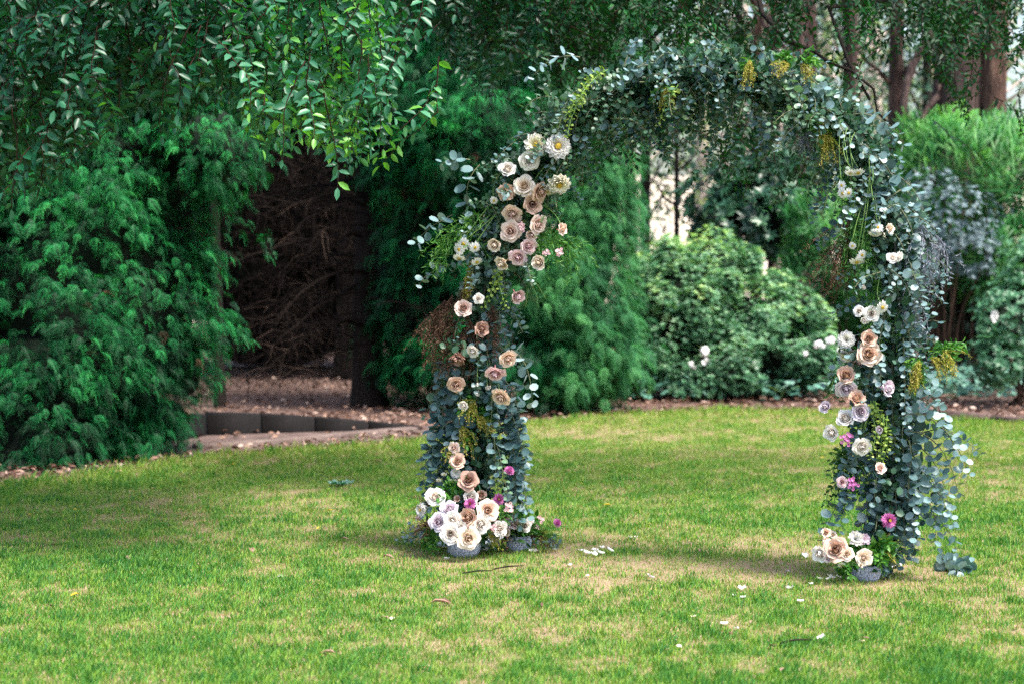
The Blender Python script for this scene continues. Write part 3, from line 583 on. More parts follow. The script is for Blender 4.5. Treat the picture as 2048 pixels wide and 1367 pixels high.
# pale creeping foliage beneath
g = Geo(); n = 2600; px = np.concatenate([rng.uniform(1240, 1720, n // 2), rng.uniform(1790, 2100, n - n // 2)]); Y = rng.uniform(21.2, 23.6, n); T = np.stack([(px - 1024) / FPX * Y, Y, rng.uniform(.03, .32, n) * (1 - .3 * (Y < 20.6))], -1)
g.inst(OVAL, frames(rng.normal(size=(n, 3)) * [1, 1, .4], np.tile([0, -.4, 1.], (n, 1)) + rng.normal(0, .3, (n, 3)), rng.uniform(.04, .08, n)), T, rng.uniform(0, .8, n)); tag(g.build('ground_cover', M['cover']), 'small creeping leaves spreading under the azalea and bamboo', 'ground cover', kind='stuff')

# ------------------------------------------------------------------ weeping trees overhead
def hanging(pts, spacing, size, jit=.32):
    """leaves in two rows along a hanging twig -> M,T"""
    L = np.linalg.norm(np.diff(pts, axis=0), axis=1).sum(); n = max(int(L / spacing), 3); q = resample(pts, n + 1); tg = nrm(np.gradient(q, axis=0)); a0 = rng.uniform(0, 6.28)
    ref = np.array([math.cos(a0), math.sin(a0), .1]); sd_ = nrm(np.cross(tg, np.cross(ref, tg) + 1e-3)); out = []
    sgn = np.where(np.arange(n + 1) % 2 == 0, 1., -1.); Ds = nrm(tg * rng.uniform(.25, .6, (n + 1, 1)) + sd_ * sgn[:, None] + rng.normal(0, jit, (n + 1, 3)))
    Ds[-1] = tg[-1]; up = np.cross(sd_, tg) * 1.; up = up * np.sign(up[:, 2:3] + 1e-6) + [0, -.2, .7] + rng.normal(0, .25, (n + 1, 3))
    sc = size * rng.uniform(.75, 1.15, n + 1) * np.linspace(1.05, .75, n + 1)
    k = slice(1, None); return frames(Ds[k], up[k], sc[k]), q[k], n
W_END = [(-200, 420), (0, 415), (60, 395), (110, 345), (160, 320), (200, 250), (260, 235), (310, 215), (335, 265), (370, 255), (400, 215), (450, 210), (500, 250), (545, 310), (590, 285), (640, 290), (670, 350), (705, 330), (750, 315), (775, 250), (790, 90), (840, 50), (900, 110), (960, 190), (1010, 215), (1070, 190), (1120, 130)]
we = np.array(W_END, float)
wleaf = [mesh_np('leaf', LEAF[0] * [1, 1, 1], LEAF[1], M['weep'], np.full(8, a)) for a in np.linspace(.1, 1, 6)]
def weeping(name, label, trunk, hang, mat, leafsize, heroes, bright, limbs, meshes):
    t = empty(name, trunk[0], label, 'tree'); loft_trunk(trunk, [.22, .18, .14, .08], M['darkbark'], t)
    for l in limbs:
        g = Geo(); p = resample(np.array(l[0]), 12); p[1:-1] += rng.normal(0, .02, (10, 3)); V, F = tube(p, np.linspace(l[1], l[1] * .3, 12), 7); g.add(V, F, .4); g.build('limb', M['darkbark'], t, smooth=True)
    gl = Geo(); gt = Geo(); hn = 0
    for i, (px, ytop, yend, Y) in enumerate(hang):
        top = P(px + rng.normal(0, 55), ytop, Y); end = P(px, yend, Y + rng.normal(0, .08)); mid = (top + end) / 2 + [rng.normal(0, .06), rng.normal(0, .06), 0]; pts = resample(np.array([top, mid, end]), 9); pts += np.cumsum(rng.normal(0, .009, pts.shape), 0)
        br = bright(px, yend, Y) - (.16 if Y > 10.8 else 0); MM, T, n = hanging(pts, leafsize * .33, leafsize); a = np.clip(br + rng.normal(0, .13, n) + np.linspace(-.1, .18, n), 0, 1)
        if hn < heroes:
            tw = Geo(); V, F = tube(pts, np.linspace(.004, .0015, 9), 4); tw.add(V, F, .6); to = tw.build('twig', M['twig'], t, loc=pts[0])
            vis = [j for j in range(n) if 0 < 520 - (T[j][2] - CH) / T[j][1] * FPX < 683 * 2]
            for j in range(n):
                if j in vis and hn < heroes: inst_obj('leaf', meshes[int(round(a[j] * 5))], MM[j], T[j], to); hn += 1
                else: gl.inst(LEAF, MM[j:j + 1], T[j:j + 1], a[j:j + 1])
        else:
            gl.inst(LEAF, MM, T, a); V, F = tube(pts, np.linspace(.004, .0015, 9), 3); gt.add(V, F, .4)
    o = gl.build('leaves', M[mat], t); o['kind'] = 'stuff'; o = gt.build('twigs', M['twig'], t); o['kind'] = 'stuff'
hang = []
for px, ye, Y in [(328, 262, 9.2), (345, 262, 9.3), (30, 408, 9.3), (60, 385, 9.4), (548, 308, 9.1), (670, 372, 9.2), (755, 312, 9.2), (700, 300, 9.3), (500, 248, 9.1), (610, 262, 9.0), (460, 215, 9.4), (395, 190, 9.3), (100, 340, 9.5), (150, 300, 9.4), (350, 75, 9.), (745, 210, 9.3)]: hang.append((px, ye - rng.uniform(150, 220), ye, Y))
for i in range(2100):
    px = rng.uniform(-250, 1100)
    if px > 780 and rng.uniform() < .25: continue
    e = np.interp(px, we[:, 0], we[:, 1]); ye = e - abs(rng.normal(0, .3)) * (e + 120) - rng.uniform(0, 25); ye = e - ((e + 120) * rng.uniform(0, 1) ** 1.15); L = rng.uniform(70, 220); Y = rng.uniform(9.2, 12.2) if px < 780 else rng.uniform(12, 14)
    hang.append((px, ye - L, ye, Y))
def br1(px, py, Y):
    return .4 + .35 * noise.noise(Vector((px / 90., py / 90., Y))) + (.3 if 480 < px < 780 and Y < 11 else 0) + (.12 if 300 < px < 480 and Y < 10 else 0)  # last terms colour these front clumps lighter, as if sunlit
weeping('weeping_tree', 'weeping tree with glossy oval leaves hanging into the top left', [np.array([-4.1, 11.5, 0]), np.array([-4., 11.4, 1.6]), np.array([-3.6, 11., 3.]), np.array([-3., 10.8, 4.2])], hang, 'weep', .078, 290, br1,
        [([(-3.8, 11.2, 2.8), (-2.2, 10.6, 3.5), (-.4, 10.8, 3.7)], .09), ([(-3.7, 11., 3.), (-2.4, 11.8, 3.6), (.4, 12.8, 3.8)], .08), ([(-3.8, 11.2, 2.4), (-2.8, 9.8, 3.2), (-1.4, 9.4, 3.35)], .06)], wleaf)
hang2 = []
E2 = np.array([(1080, 120), (1160, 300), (1200, 380), (1260, 330), (1330, 330), (1390, 390), (1440, 350), (1500, 430), (1560, 440), (1620, 430), (1660, 400), (1700, 250), (1760, 130), (1850, 110), (1900, 170), (1930, 260), (1960, 290), (2000, 360), (2060, 420), (2300, 420)], float)
for i in range(2500):
    px = rng.uniform(1090, 2250); e = np.interp(px, E2[:, 0], E2[:, 1]); u = rng.uniform() ** 1.0; ye = e - (e + 60) * u; L = rng.uniform(50, 130)
    if px > 1230 and noise.noise(Vector((px / 85., ye / 60., 3.3))) < (-.02 if px < 1680 else .17): continue
    if 1120 < px < 1680 and ye > 190 and rng.uniform() < .55: continue
    hang2.append((px, ye - L, ye, rng.uniform(11.6, 14.5)))
weeping('dark_weeping_tree', 'darker small leaved weeping tree hanging behind and right of the arch top', [np.array([5.4, 13.5, 0]), np.array([5.3, 13.4, 2.]), np.array([4.7, 13.2, 3.6]), np.array([4., 13., 4.6])], hang2, 'weep_dark', .058, 0, lambda px, py, Y: .45 + .5 * noise.noise(Vector((px / 80., py / 80., Y))),
        [([P(2250, -60, 13), P(1900, -30, 12.8), P(1640, 20, 12.6), P(1740, 200, 12.4)], .03), ([P(1900, -30, 12.9), P(1500, -60, 13), P(1340, 40, 13), P(1290, 90, 13)], .04), ([P(1500, -60, 13), P(1540, 60, 12.6), P(1700, 140, 12.4), P(1790, 260, 12.4)], .02), ([P(1320, -40, 12.8), P(1306, 40, 12.8), P(1330, 70, 12.8)], .012), ([P(1345, -40, 12.8), P(1325, 30, 12.8), P(1322, 60, 12.7)], .012)], wleaf)


# ------------------------------------------------------------------ flowers
def patch(fn, nu=4, nv=4):
    V = [fn(-1 + 2 * j / nu, i / nv) for i in range(nv + 1) for j in range(nu + 1)]; w_ = nu + 1
    F = []
    for i in range(nv):
        for j in range(nu): a = i * w_ + j; F += [(a, a + 1, a + w_ + 1), (a, a + w_ + 1, a + w_)]
    return np.array(V), np.array(F)
def rpetal(phi, r1, h1, A, curl=0., r0=.1, h0=-.42, pinch=.35, wav=0., sd=0., close=0.):
    def fn(u, v):
        rr = r0 + (r1 - r0) * (v ** .62) * (1 - close * v ** 2.2) + curl * max(0, v - .72) ** 1.3 * 1.6 + wav * math.sin(u * 4 + sd) * v * v
        edge_ = 1 - .32 * u * u * v ** 2; ww = A * (math.sin(math.pi * (.18 + .62 * v)) ** .6)
        z = h0 + (h1 - h0) * v * edge_ - curl * max(0, v - .72) * .9 + wav * .6 * math.cos(u * 5 + sd * 2) * v * v
        an = phi + u * ww; rr2 = rr * (1 - .06 * u * u)
        return (rr2 * math.cos(an), rr2 * math.sin(an), z)
    return patch(fn)
def rose_inner(seed, full=True):
    r = np.random.default_rng(seed); g = Geo(); ph = r.uniform(0, 6); op = (1., .86, 1.06, .78)[(seed // 7) % 4]; up = (1., 1.35, .85, 1.6)[(seed // 7) % 4]
    for n, r1, h, A, a in ((1, .05, .4, 3.1, -.7), (2, .12, .42, 2., .08), (3, .22, .42, 1.5, .2), (3, .32, .4, 1.4, .3), (4, .44, .37, 1.15, .45), (4, .57, .31, 1.1, .6), (5, .72, .22, .95, .75)):
        for k in range(n):
            ph += 2 * math.pi / n; V, F = rpetal(ph + r.uniform(-.25, .25), op * r1 * r.uniform(.94, 1.06), up * h * r.uniform(.88, 1.12), A, .2 if r1 > .5 else .03, wav=.015, sd=r.uniform(0, 6), close=.75 if r1 < .1 else .5 if r1 < .4 else .25 if r1 < .6 else 0); g.add(V, F, np.clip(np.repeat([-.35, -.2, .05, .35, .6], 5) * 1. + a * .55 + .1, 0, 1))
        ph += .6
    V, F = tube([(0, 0, -1.1), (0, 0, -.7), (0, 0, -.42)], [.05, .06, .12], 5); g.add(V, F, 0)
    return g
def petal_geo(seed): 
    r = np.random.default_rng(seed); V, F = rpetal(0, (.92, .78, .98, .7)[seed % 4], (.06, .25, .0, .4)[seed % 4], .8, (.45, .3, .5, .22)[seed % 4], wav=.06, sd=r.uniform(0, 6)); return V, F
_fl = {}
def rose_meshes(colour, k):
    key = (colour, k)
    if key not in _fl:
        g = rose_inner(k * 7 + 1); a = mesh_np('rose', np.concatenate(g.V), np.concatenate(g.F), M[colour], np.concatenate(g.A), True)
        V, F = petal_geo(k + 52); b = mesh_np('petal', V, F, M[colour], np.repeat([.1, .3, .6, .85, 1.], 5), True); _fl[key] = (a, b)
    return _fl[key]
def orient(ax, roll):
    Z = nrm(np.asarray(ax, float)); X = nrm(np.cross([.1, .2, 1.], Z)); Y = np.cross(Z, X); Rm = np.stack([X, Y, Z], -1); return Rm @ rot('Z', roll)
def rose(parent, pos, rad, colour, ax, label=None, bud=False):
    k = int(rng.integers(4)); a, b = rose_meshes(colour, k); Mx = orient(ax, rng.uniform(0, 6)) * rad
    if bud: Mx = Mx * np.array([.8, .8, 1.15])
    o = inst_obj('rose', a, Mx, pos, parent)
    if label: o['label'] = label
    for i in range(5 if not bud else 3):
        c = bpy.data.objects.new('petal', b); link(c, o); rz = i * 2 * math.pi / (3 if bud else 5) * (1 if i < 5 else 0) + rng.uniform(-.15, .15); s_ = rng.uniform(.9, 1.08) * (.85 if bud else 1)
        c.matrix_basis = Matrix.Rotation(rz, 4, 'Z') @ Matrix.Rotation(rng.uniform(-.12, .1), 4, 'Y') @ Matrix.Scale(s_, 4)
    return o
def strap(phi, L, wd, z0, z1, tipz, r0=.08, pt=.25, cup=.06):
    def fn(u, v):
        w_ = wd * math.sin(math.pi * min(.12 + .8 * v, 1.) ) ** pt if v < 1 else wd * .12
        rr = r0 + (L - r0) * v; z = z0 + (z1 - z0) * v ** .7 + tipz * max(0, v - .6) ** 1.5 + cup * u * u
        return (rr * math.cos(phi) - u * w_ * math.sin(phi), rr * math.sin(phi) + u * w_ * math.cos(phi), z)
    return patch(fn, 2, 4)
def flower_mesh(kind, mat):
    key = (kind, mat)
    if key in _fl: return _fl[key]
    r = np.random.default_rng(len(_fl) + 3); g = Geo()
    if kind == 'dahlia':
        for n, L, z1, a in ((12, 1., .1, 1.), (12, .88, .24, .9), (11, .72, .38, .75), (10, .52, .48, .4)):
            for k in range(n): V, F = strap(k * 6.283 / n + r.uniform(-.1, .1) + L * 3, L * r.uniform(.92, 1.04), .26 * L + .03, -.12, z1 + r.uniform(-.05, .05), -.05, pt=.62, cup=.14); g.add(V, F, np.clip(a + np.repeat(np.linspace(-.4, .3, 5), 3), 0, 1))
    elif kind == 'daisy':
        for k in range(12): V, F = strap(k * 6.283 / 12 + r.uniform(-.08, .08), r.uniform(.88, 1.05), .21, 0, -.05, -.55, pt=.5, cup=.05); g.add(V, F, .8)
    elif kind == 'mum':
        for n, L, z1, a in ((18, 1., -.05, .9), (17, .93, .3, .8), (16, .75, .6, .7), (12, .52, .8, .5), (8, .28, .9, .3)):
            for k in range(n): V, F = strap(k * 6.283 / n + r.uniform(-.1, .1), L * r.uniform(.92, 1.06), .13, -.2, z1, .2, pt=.5); g.add(V, F, np.clip(a + r.uniform(-.3, .3), 0, 1))
    elif kind == 'carnation':
        for k in range(46):
            L = r.uniform(.5, 1.); V, F = strap(r.uniform(0, 6.28), L, .24, -.5, .55 * (1.1 - L) + .1, .2, pt=.3, cup=r.uniform(-.25, .25)); g.add(V, F, r.uniform(.2, 1))
    elif kind == 'cluster':
        for k in range(16):
            d = nrm(r.normal(size=3) + [0, 0, .5]) * r.uniform(.5, 1.)
            for q in range(5): V, F = strap(q * 1.2566 + k, .3, .13, 0, .08, 0, pt=.6); g.add(V + d, F, r.uniform(.3, 1))
            V, F = tube([(0, 0, -.6), d * .5, d], [.03, .02, .015], 3); g.add(V, F, .1)
    elif kind == 'petalfall': V, F = patch(lambda u, v: (u * .5 * math.sin(math.pi * (.12 + .78 * v)) ** .6, v, .22 * u * u + .35 * (v - .4) ** 2)); g.add(V, F, .9)
    _fl[key] = mesh_np(kind, np.concatenate(g.V), np.concatenate(g.F), M[mat], np.concatenate(g.A), True); return _fl[key]
def dome_mesh():
    if 'dome' not in _fl:
        g = Geo()
        for k in range(34):
            rr = math.sqrt(k / 34.); a = k * 2.4; c = np.array([rr * math.cos(a), rr * math.sin(a), .75 * math.sqrt(max(0, 1.05 - rr * rr))]); s_ = .16
            V = c + s_ * np.array([[1, 0, 0], [-.5, .87, 0], [-.5, -.87, 0], [0, 0, 1.]]); g.add(V, np.array([(0, 1, 3), (1, 2, 3), (2, 0, 3)]), (k % 5) / 5)
        V, F = tube([(0, 0, -.2), (0, 0, .3), (0, 0, .6)], [.9, .85, .5], 8); g.add(V, F, .1)
        _fl['dome'] = mesh_np('flower_centre', np.concatenate(g.V), np.concatenate(g.F), M['centre'], np.concatenate(g.A))
    return _fl['dome']
def bloom(parent, name, kind, mat, pos, rad, ax, label=None, centre=0., cz=.3):
    o = inst_obj(name, flower_mesh(kind, mat), orient(ax, rng.uniform(0, 6)) * rad, pos, parent)
    if label: o['label'] = label
    if centre:
        c = bpy.data.objects.new('flower_centre', dome_mesh()); link(c, o); c.matrix_basis = Matrix.Translation((0, 0, cz)) @ Matrix.Diagonal((centre, centre, centre * .8, 1))
    return o

# ------------------------------------------------------------------ the arch
DL, DR = 10.1, 9.3
def AD(px): return DL + (DR - DL) * (px - 940) / 830
def A(px, py, front=0.): return P(px, py, AD(px) - front)
PXM = 10.1 / FPX
GAR = np.array([(950, 1080, 62), (950, 1000, 72), (952, 900, 78), (955, 800, 72), (958, 700, 54), (960, 620, 50), (978, 540, 76), (1010, 450, 82), (1050, 360, 86), (1100, 280, 84), (1175, 215, 84), (1270, 160, 80), (1370, 135, 62), (1480, 145, 66), (1580, 175, 66), (1665, 225, 70), (1725, 300, 74), (1765, 400, 76), (1785, 500, 72), (1790, 600, 72), (1780, 700, 84), (1770, 800, 88), (1780, 900, 84), (1778, 1000, 66), (1770, 1110, 48)], float)
seg = np.linalg.norm(np.diff(GAR[:, :2], axis=0), axis=1); gc = np.concatenate([[0], np.cumsum(seg)]) / seg.sum()
def gar(t): return [float(np.interp(t, gc, GAR[:, k])) for k in range(3)]
arch_base = G(1360, 1135); arch = empty('floral_arch', arch_base, 'tall wedding arch covered in eucalyptus and pale roses on the lawn', 'floral arch')
hoop = np.array([A(*gar(t)[:2]) for t in np.linspace(0, 1, 70)]); hoop[0, 2] = .02; hoop[-1, 2] = .02
for off in (-.07, .07):
    g = Geo(); V, F = tube(hoop + [0, off, 0], .006, 6); g.add(V, F, .5); g.build('hoop', M['dark_metal'], arch, smooth=True)
for k in range(3, 68, 5):
    g = Geo(); V, F = tube(np.array([hoop[k] + [0, -.07, 0], hoop[k] + [0, 0, 0], hoop[k] + [0, .07, 0]]), .004, 5); g.add(V, F, .5); g.build('rung', M['dark_metal'], arch)
for a_, b_ in (((845, 1092), (905, 1102)), ((945, 1104), (1022, 1078)), ((1700, 1150), (1800, 1140))):
    g = Geo(); p, q = G(*a_), G(*b_); p[2] = q[2] = .03; V, F = tube(np.array([p, (p + q) / 2, q]), .014, 8); g.add(V, F, .5); g.build('foot', M['white_metal'], arch, smooth=True)
# sprigs
def euc_sprig(parent, start, d, length, leaf, mat, grav, base=ROUND, spacing=.6, heroic=False, bright=.4, name='eucalyptus_sprig', wob=.09, stem='estem'):
    npt = 9; pts = ribbonpath(start, d, length, npt, grav, wob); n = max(3, int(length / (leaf * spacing))); q = resample(pts, n + 1); tg = nrm(np.gradient(q, axis=0)); ref = nrm(rng.normal(size=3))
    s1 = nrm(np.cross(tg, ref)); s2 = np.cross(tg, s1); D = []; T = []; sc = []
    for i in range(1, n + 1):
        s_ = s1[i] if i % 2 else s2[i]; f = 1.05 - .45 * i / n
        for sg in (1, -1): D.append(nrm(s_ * sg + tg[i] * rng.uniform(.1, .7) + rng.normal(0, .2, 3))); T.append(q[i] + s_ * sg * .006); sc.append(leaf * f * rng.uniform(.8, 1.12))
    D = np.array(D); T = np.array(T); sc = np.array(sc); U = np.repeat(tg[1:], 2, 0) * -.5 + [0, -.45, .35] + rng.normal(0, .35, (len(D), 3)); MM = frames(D, U, sc); a = np.clip(bright + rng.normal(0, .16, len(D)) + .15 * rng.normal(), 0, 1)
    g = Geo(); V, F = tube(pts, np.linspace(.0035, .0012, npt), 4); g.add(V, F, rng.uniform(.2, 1)); so = g.build(name, M[stem], parent, loc=pts[0])
    if heroic:
        for i in range(len(T)): inst_obj('leaf', euc_leafs[mat][int(round(a[i] * 4))], MM[i], T[i], so)
    else:
        g = Geo(); g.inst(base, MM, T, a); o = g.build('leaves', M[mat], so, loc=pts[0]); o['kind'] = 'stuff'
    return so
euc_leafs = {m: [mesh_np('leaf', ROUND[0], ROUND[1], M[m], np.full(len(ROUND[0]), a)) for a in (0, .25, .5, .75, 1.)] for m in ('euc', 'euc_green')}
# prominent sprigs: px, py, direction (x,z), length m, leaf m, depth offset
HERO = [(905, 430, -1, -.1, .24, .062, 'euc', .15), (960, 330, -.9, -.5, .3, .066, 'euc', .3), (940, 320, -1, .25, .15, .06, 'euc', .1), (900, 530, -1, -.25, .2, .055, 'euc', .2), (1160, 115, -1, .2, .28, .06, 'euc', .22), (1705, 230, .6, .2, .3, .07, 'euc', .15),
        (1760, 340, .7, .1, .3, .066, 'euc', .3), (1815, 860, .9, .35, .4, .06, 'euc', .4), (1700, 990, -.7, .1, .26, .062, 'euc', .45), (1810, 970, .8, .15, .36, .056, 'euc', .35), (1020, 700, .3, .1, .32, .066, 'euc', .5)]
for (px, py, dx, dz, L, lf, m, gv) in HERO: euc_sprig(arch, A(px, py, .1), (dx, -.25, dz), L, lf, m, gv, heroic=True, bright=.6, spacing=.62)
for px, py, dx, dz, L, gv in ((1800, 830, .9, .35, .46, .35), (1800, 880, .9, .25, .42, .35), (1810, 800, .9, .5, .4, .4), (1800, 930, .8, .1, .42, .3), (1800, 1000, .7, .1, .36, .28), (1810, 760, .8, .5, .34, .4), (1800, 700, .8, .3, .3, .4), (1720, 960, -.7, -.1, .3, .3), (1710, 900, -.6, -.1, .2, .35)): euc_sprig(arch, A(px, py, .05 + rng.uniform(-.1, .1)), (dx, -.3, dz), L, .05, 'euc', gv, bright=.42)
for px, py, dx, L in ((905, 760, -.5, .4), (900, 840, -.5, .42), (895, 900, -.45, .4), (890, 820, -.6, .3), (1000, 800, .5, .4), (1010, 860, .5, .42), (1010, 920, .4, .4), (1015, 830, .7, .3), (1000, 880, .5, .4), (905, 940, -.4, .34), (1005, 960, .35, .3), (1010, 760, .5, .3), (900, 720, -.5, .3)):
    for q in range(2): euc_sprig(arch, A(px, py, rng.uniform(-.12, .12)), (dx * rng.uniform(.6, 1.2), -.2, -.35), L * rng.uniform(.8, 1), .056, 'euc', .35, bright=.4)
def cat_at(t):
    px, py, hw = gar(t)
    return px, py, hw
nS = 500
for i in range(nS):
    t = (i + rng.uniform()) / nS; px, py, hw = gar(t); leg = py > 620; u = rng.uniform(-1, 1); x = px + u * hw * .62; y = py + rng.normal(0, 18); fr = rng.uniform(-.17, .17)
    if py > 880: fr = min(fr, .03)
    if leg:
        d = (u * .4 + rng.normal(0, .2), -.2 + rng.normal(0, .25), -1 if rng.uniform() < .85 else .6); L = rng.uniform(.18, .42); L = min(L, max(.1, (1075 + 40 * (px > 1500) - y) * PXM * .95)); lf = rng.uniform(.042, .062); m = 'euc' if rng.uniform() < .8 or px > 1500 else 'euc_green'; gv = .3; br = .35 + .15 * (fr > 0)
        if px > 1500 and y < 700: lf *= .7
    else:
        ang = rng.uniform(0, 2 * math.pi); d = (math.cos(ang) * .8, rng.normal(-.2, .35), math.sin(ang) * .45 - .25 * (rng.uniform() < .6)); L = rng.uniform(.15, .34); lf = rng.uniform(.026, .05); m = 'euc_green' if rng.uniform() < (.72 if px > 1080 else .5) and px < 1700 else 'euc'; gv = .16; br = .38 + .22 * (fr > .05)  # front sprigs get paler leaf colour, as if catching the light
    if rng.uniform() < .12: m = 'euc_green'; lf *= .7
    euc_sprig(arch, A(x, y, fr), d, L, lf, m, gv, bright=br + rng.normal(0, .08), base=ROUND if rng.uniform() < .75 else OVAL, spacing=.62)
for i in range(110):    # extra sprays thickening the left shoulder and the crown
    t = rng.uniform(.3, .66); px, py, hw = gar(t); ang = rng.uniform(0, 6.28); euc_sprig(arch, A(px + rng.uniform(-.5, .5) * hw, py + rng.uniform(-.5, .5) * hw, rng.uniform(-.12, .12)), (math.cos(ang), rng.normal(-.2, .3), math.sin(ang) * .5), rng.uniform(.12, .26), rng.uniform(.028, .046), 'euc_green' if rng.uniform() < .65 else 'euc', .15, bright=.42)
for i in range(30):     # strands hanging from the underside of the top
    px = rng.uniform(1090, 1700); y = np.interp(px, [1090, 1200, 1400, 1600, 1700], [330, 210, 170, 215, 280]) + rng.uniform(-20, 50); euc_sprig(arch, A(px, y, rng.uniform(-.15, .15)), (rng.normal(0, .3), rng.normal(0, .3), -1), rng.uniform(.12, .38) * (1 if px < 1500 else .6), rng.uniform(.026, .046), 'euc_green' if rng.uniform() < .75 else 'euc', .2, bright=.35)
# dark leafy filling at the heart of the garland
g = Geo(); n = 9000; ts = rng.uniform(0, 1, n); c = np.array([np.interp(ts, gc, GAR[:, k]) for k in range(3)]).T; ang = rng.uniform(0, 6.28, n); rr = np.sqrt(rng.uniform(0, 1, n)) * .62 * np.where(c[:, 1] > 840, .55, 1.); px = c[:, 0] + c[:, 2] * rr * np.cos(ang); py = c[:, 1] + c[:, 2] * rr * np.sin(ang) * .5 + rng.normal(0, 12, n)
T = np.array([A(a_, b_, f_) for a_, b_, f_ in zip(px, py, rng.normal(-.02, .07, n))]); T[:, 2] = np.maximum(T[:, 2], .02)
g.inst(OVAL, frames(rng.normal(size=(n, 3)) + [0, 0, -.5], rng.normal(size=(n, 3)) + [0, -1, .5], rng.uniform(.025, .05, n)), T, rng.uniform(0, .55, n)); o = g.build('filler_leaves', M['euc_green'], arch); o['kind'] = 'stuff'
# fine filler: fern tufts, mustard blossom, dried fern, vines, silver sprigs
def spray_fan(parent, name, mat, px, py, front, d, L, n, base, leafs, spread=.5, grav=.15, stem='stem', label=None, a=(.2, 1), k=9):
    g = Geo()
    for i in range(n):
        dd = nrm(np.array(d, float)) + rng.normal(0, spread, 3) * [1, .7, 1]; pts = ribbonpath(A(px, py, front) if front is not None else px, dd, L * rng.uniform(.6, 1.1), 8, grav, .08); V, F = tube(pts, np.linspace(.002, .0008, 8), 3); g.add(V, F, .25)
        q = resample(pts, k)[2:]; tg = nrm(np.gradient(resample(pts, k), axis=0))[2:]; m = len(q)
        for s_ in range(3): g.inst(base, frames(tg * .7 + rng.normal(0, .6, (m, 3)), rng.normal(size=(m, 3)), leafs * rng.uniform(.6, 1.1, m)), q + rng.normal(0, .004, (m, 3)), rng.uniform(*a, m))
    o = g.build(name, M[mat], parent)
    if label: o['label'] = label
    return o
NEED = leaf_base(.09, .02, -.1)
for px, py in ((930, 455), (905, 480), (950, 430), (1105, 470), (1080, 455), (1130, 480)): spray_fan(arch, 'asparagus_fern', 'fern', px, py, .14, (-.6 if px < 1000 else .4, -.3, -.3), .2, 14, NEED, .035)
for px, py in ((1715, 430), (1735, 480), (1700, 470), (1760, 560), (1740, 420), (1770, 600), (1690, 330)): spray_fan(arch, 'asparagus_fern', 'fern', px, py, .12, (-.2, -.3, -1), .24, 12, NEED, .035, .3)
for px, py, dx in ((895, 640, -.3), (925, 660, .0), (890, 600, -.5), (940, 640, .1), (905, 590, -.5), (915, 640, -.5), (880, 620, -.7), (930, 570, -.2), (985, 610, .1), (900, 660, -.3), (1700, 440, -.3), (1680, 480, -.5), (1700, 500, -.4)):
    spray_fan(arch, 'dried_fern', 'dried', px, py, .13, (dx, -.2, -1), .26, 16, NEED, .022, .3, .1, k=12)
for px, py in ((935, 545), (940, 520)): spray_fan(arch, 'hanging_stems', 'mustard', px, py, .15, (-.05, -.1, -1), .14, 12, NEED, .02, .12)
for px, py, dx, dz, L in ((950, 800, -.3, -.5, .14), (925, 850, .1, -1, .16), (910, 885, -.3, -.7, .12), (960, 830, .4, -.4, .1), (1500, 120, -.1, -1, .13), (1600, 130, .3, -.1, .12), (1580, 130, -.6, .1, .1), (1640, 235, .3, -1, .15), (1655, 270, .1, -1, .14), (1330, 175, 0, -1, .1), (1840, 720, -.2, -.8, .12), (1860, 715, .5, -.1, .14), (1885, 700, .6, -.3, .13), (1830, 745, -.1, -1, .1)):
    spray_fan(arch, 'mustard_blossom_spray', 'mustard', px, py, .17, (dx, -.3, dz), L, 12, DIAM, .0105, .35, .15, k=14); spray_fan(arch, 'fresh_leaves', 'fern', px - dx * 14, py - 8, .12, (dx, -.2, dz + .3), L * .8, 6, LEAF, .04, .45, .1, k=6)
for px, py in ((1840, 450), (1855, 500), (1830, 540), (1870, 470), (1825, 600)): spray_fan(arch, 'silver_sprig', 'lavgrey', px, py, .1, (.25, -.3, -.8), .2, 7, NEED, .026, .4)
spray_fan(arch, 'silver_sprig', 'lavgrey', 1340 + 270, 270, .1, (0, -.2, -.6), .1, 12, NEED, .02, .7)
for (px, py, dx, dz, L, nn) in ((990, 535, 0, -1, .22, 1), (983, 540, .1, -1, .2, 1), (1160, 190, -.8, -.5, .26, 2), (1210, 140, -.9, -.35, .25, 2), (1755, 800, .2, -1, .28, 3), (1768, 830, .1, -1, .22, 2), (1350, 170, -.4, -.9, .22, 1)):
    for q in range(nn): euc_sprig(arch, A(px + rng.normal(0, 6), py, .19), (dx, -.15, dz), L, .026, 'lime', .12, base=OVAL, bright=.75, name='variegated_vine', spacing=.62, stem='stem', wob=.14)
for px, py, n_ in ((1700, 680, 3), (1680, 740, 5), (1690, 900, 7), (1710, 930, 6), (1680, 960, 4), (1050, 400, 4), (1100, 330, 5), (1075, 480, 5), (1060, 560, 4), (1740, 830, 4)):
    for q in range(n_): euc_sprig(arch, A(px, py, .08), (rng.normal(-.3 if px > 1500 else .3, .5), -.4, rng.normal(-.3, .6)), .14, .042, 'fern', .2, base=LEAF, bright=.18, name='leafy_sprig', spacing=.55, stem='stem')
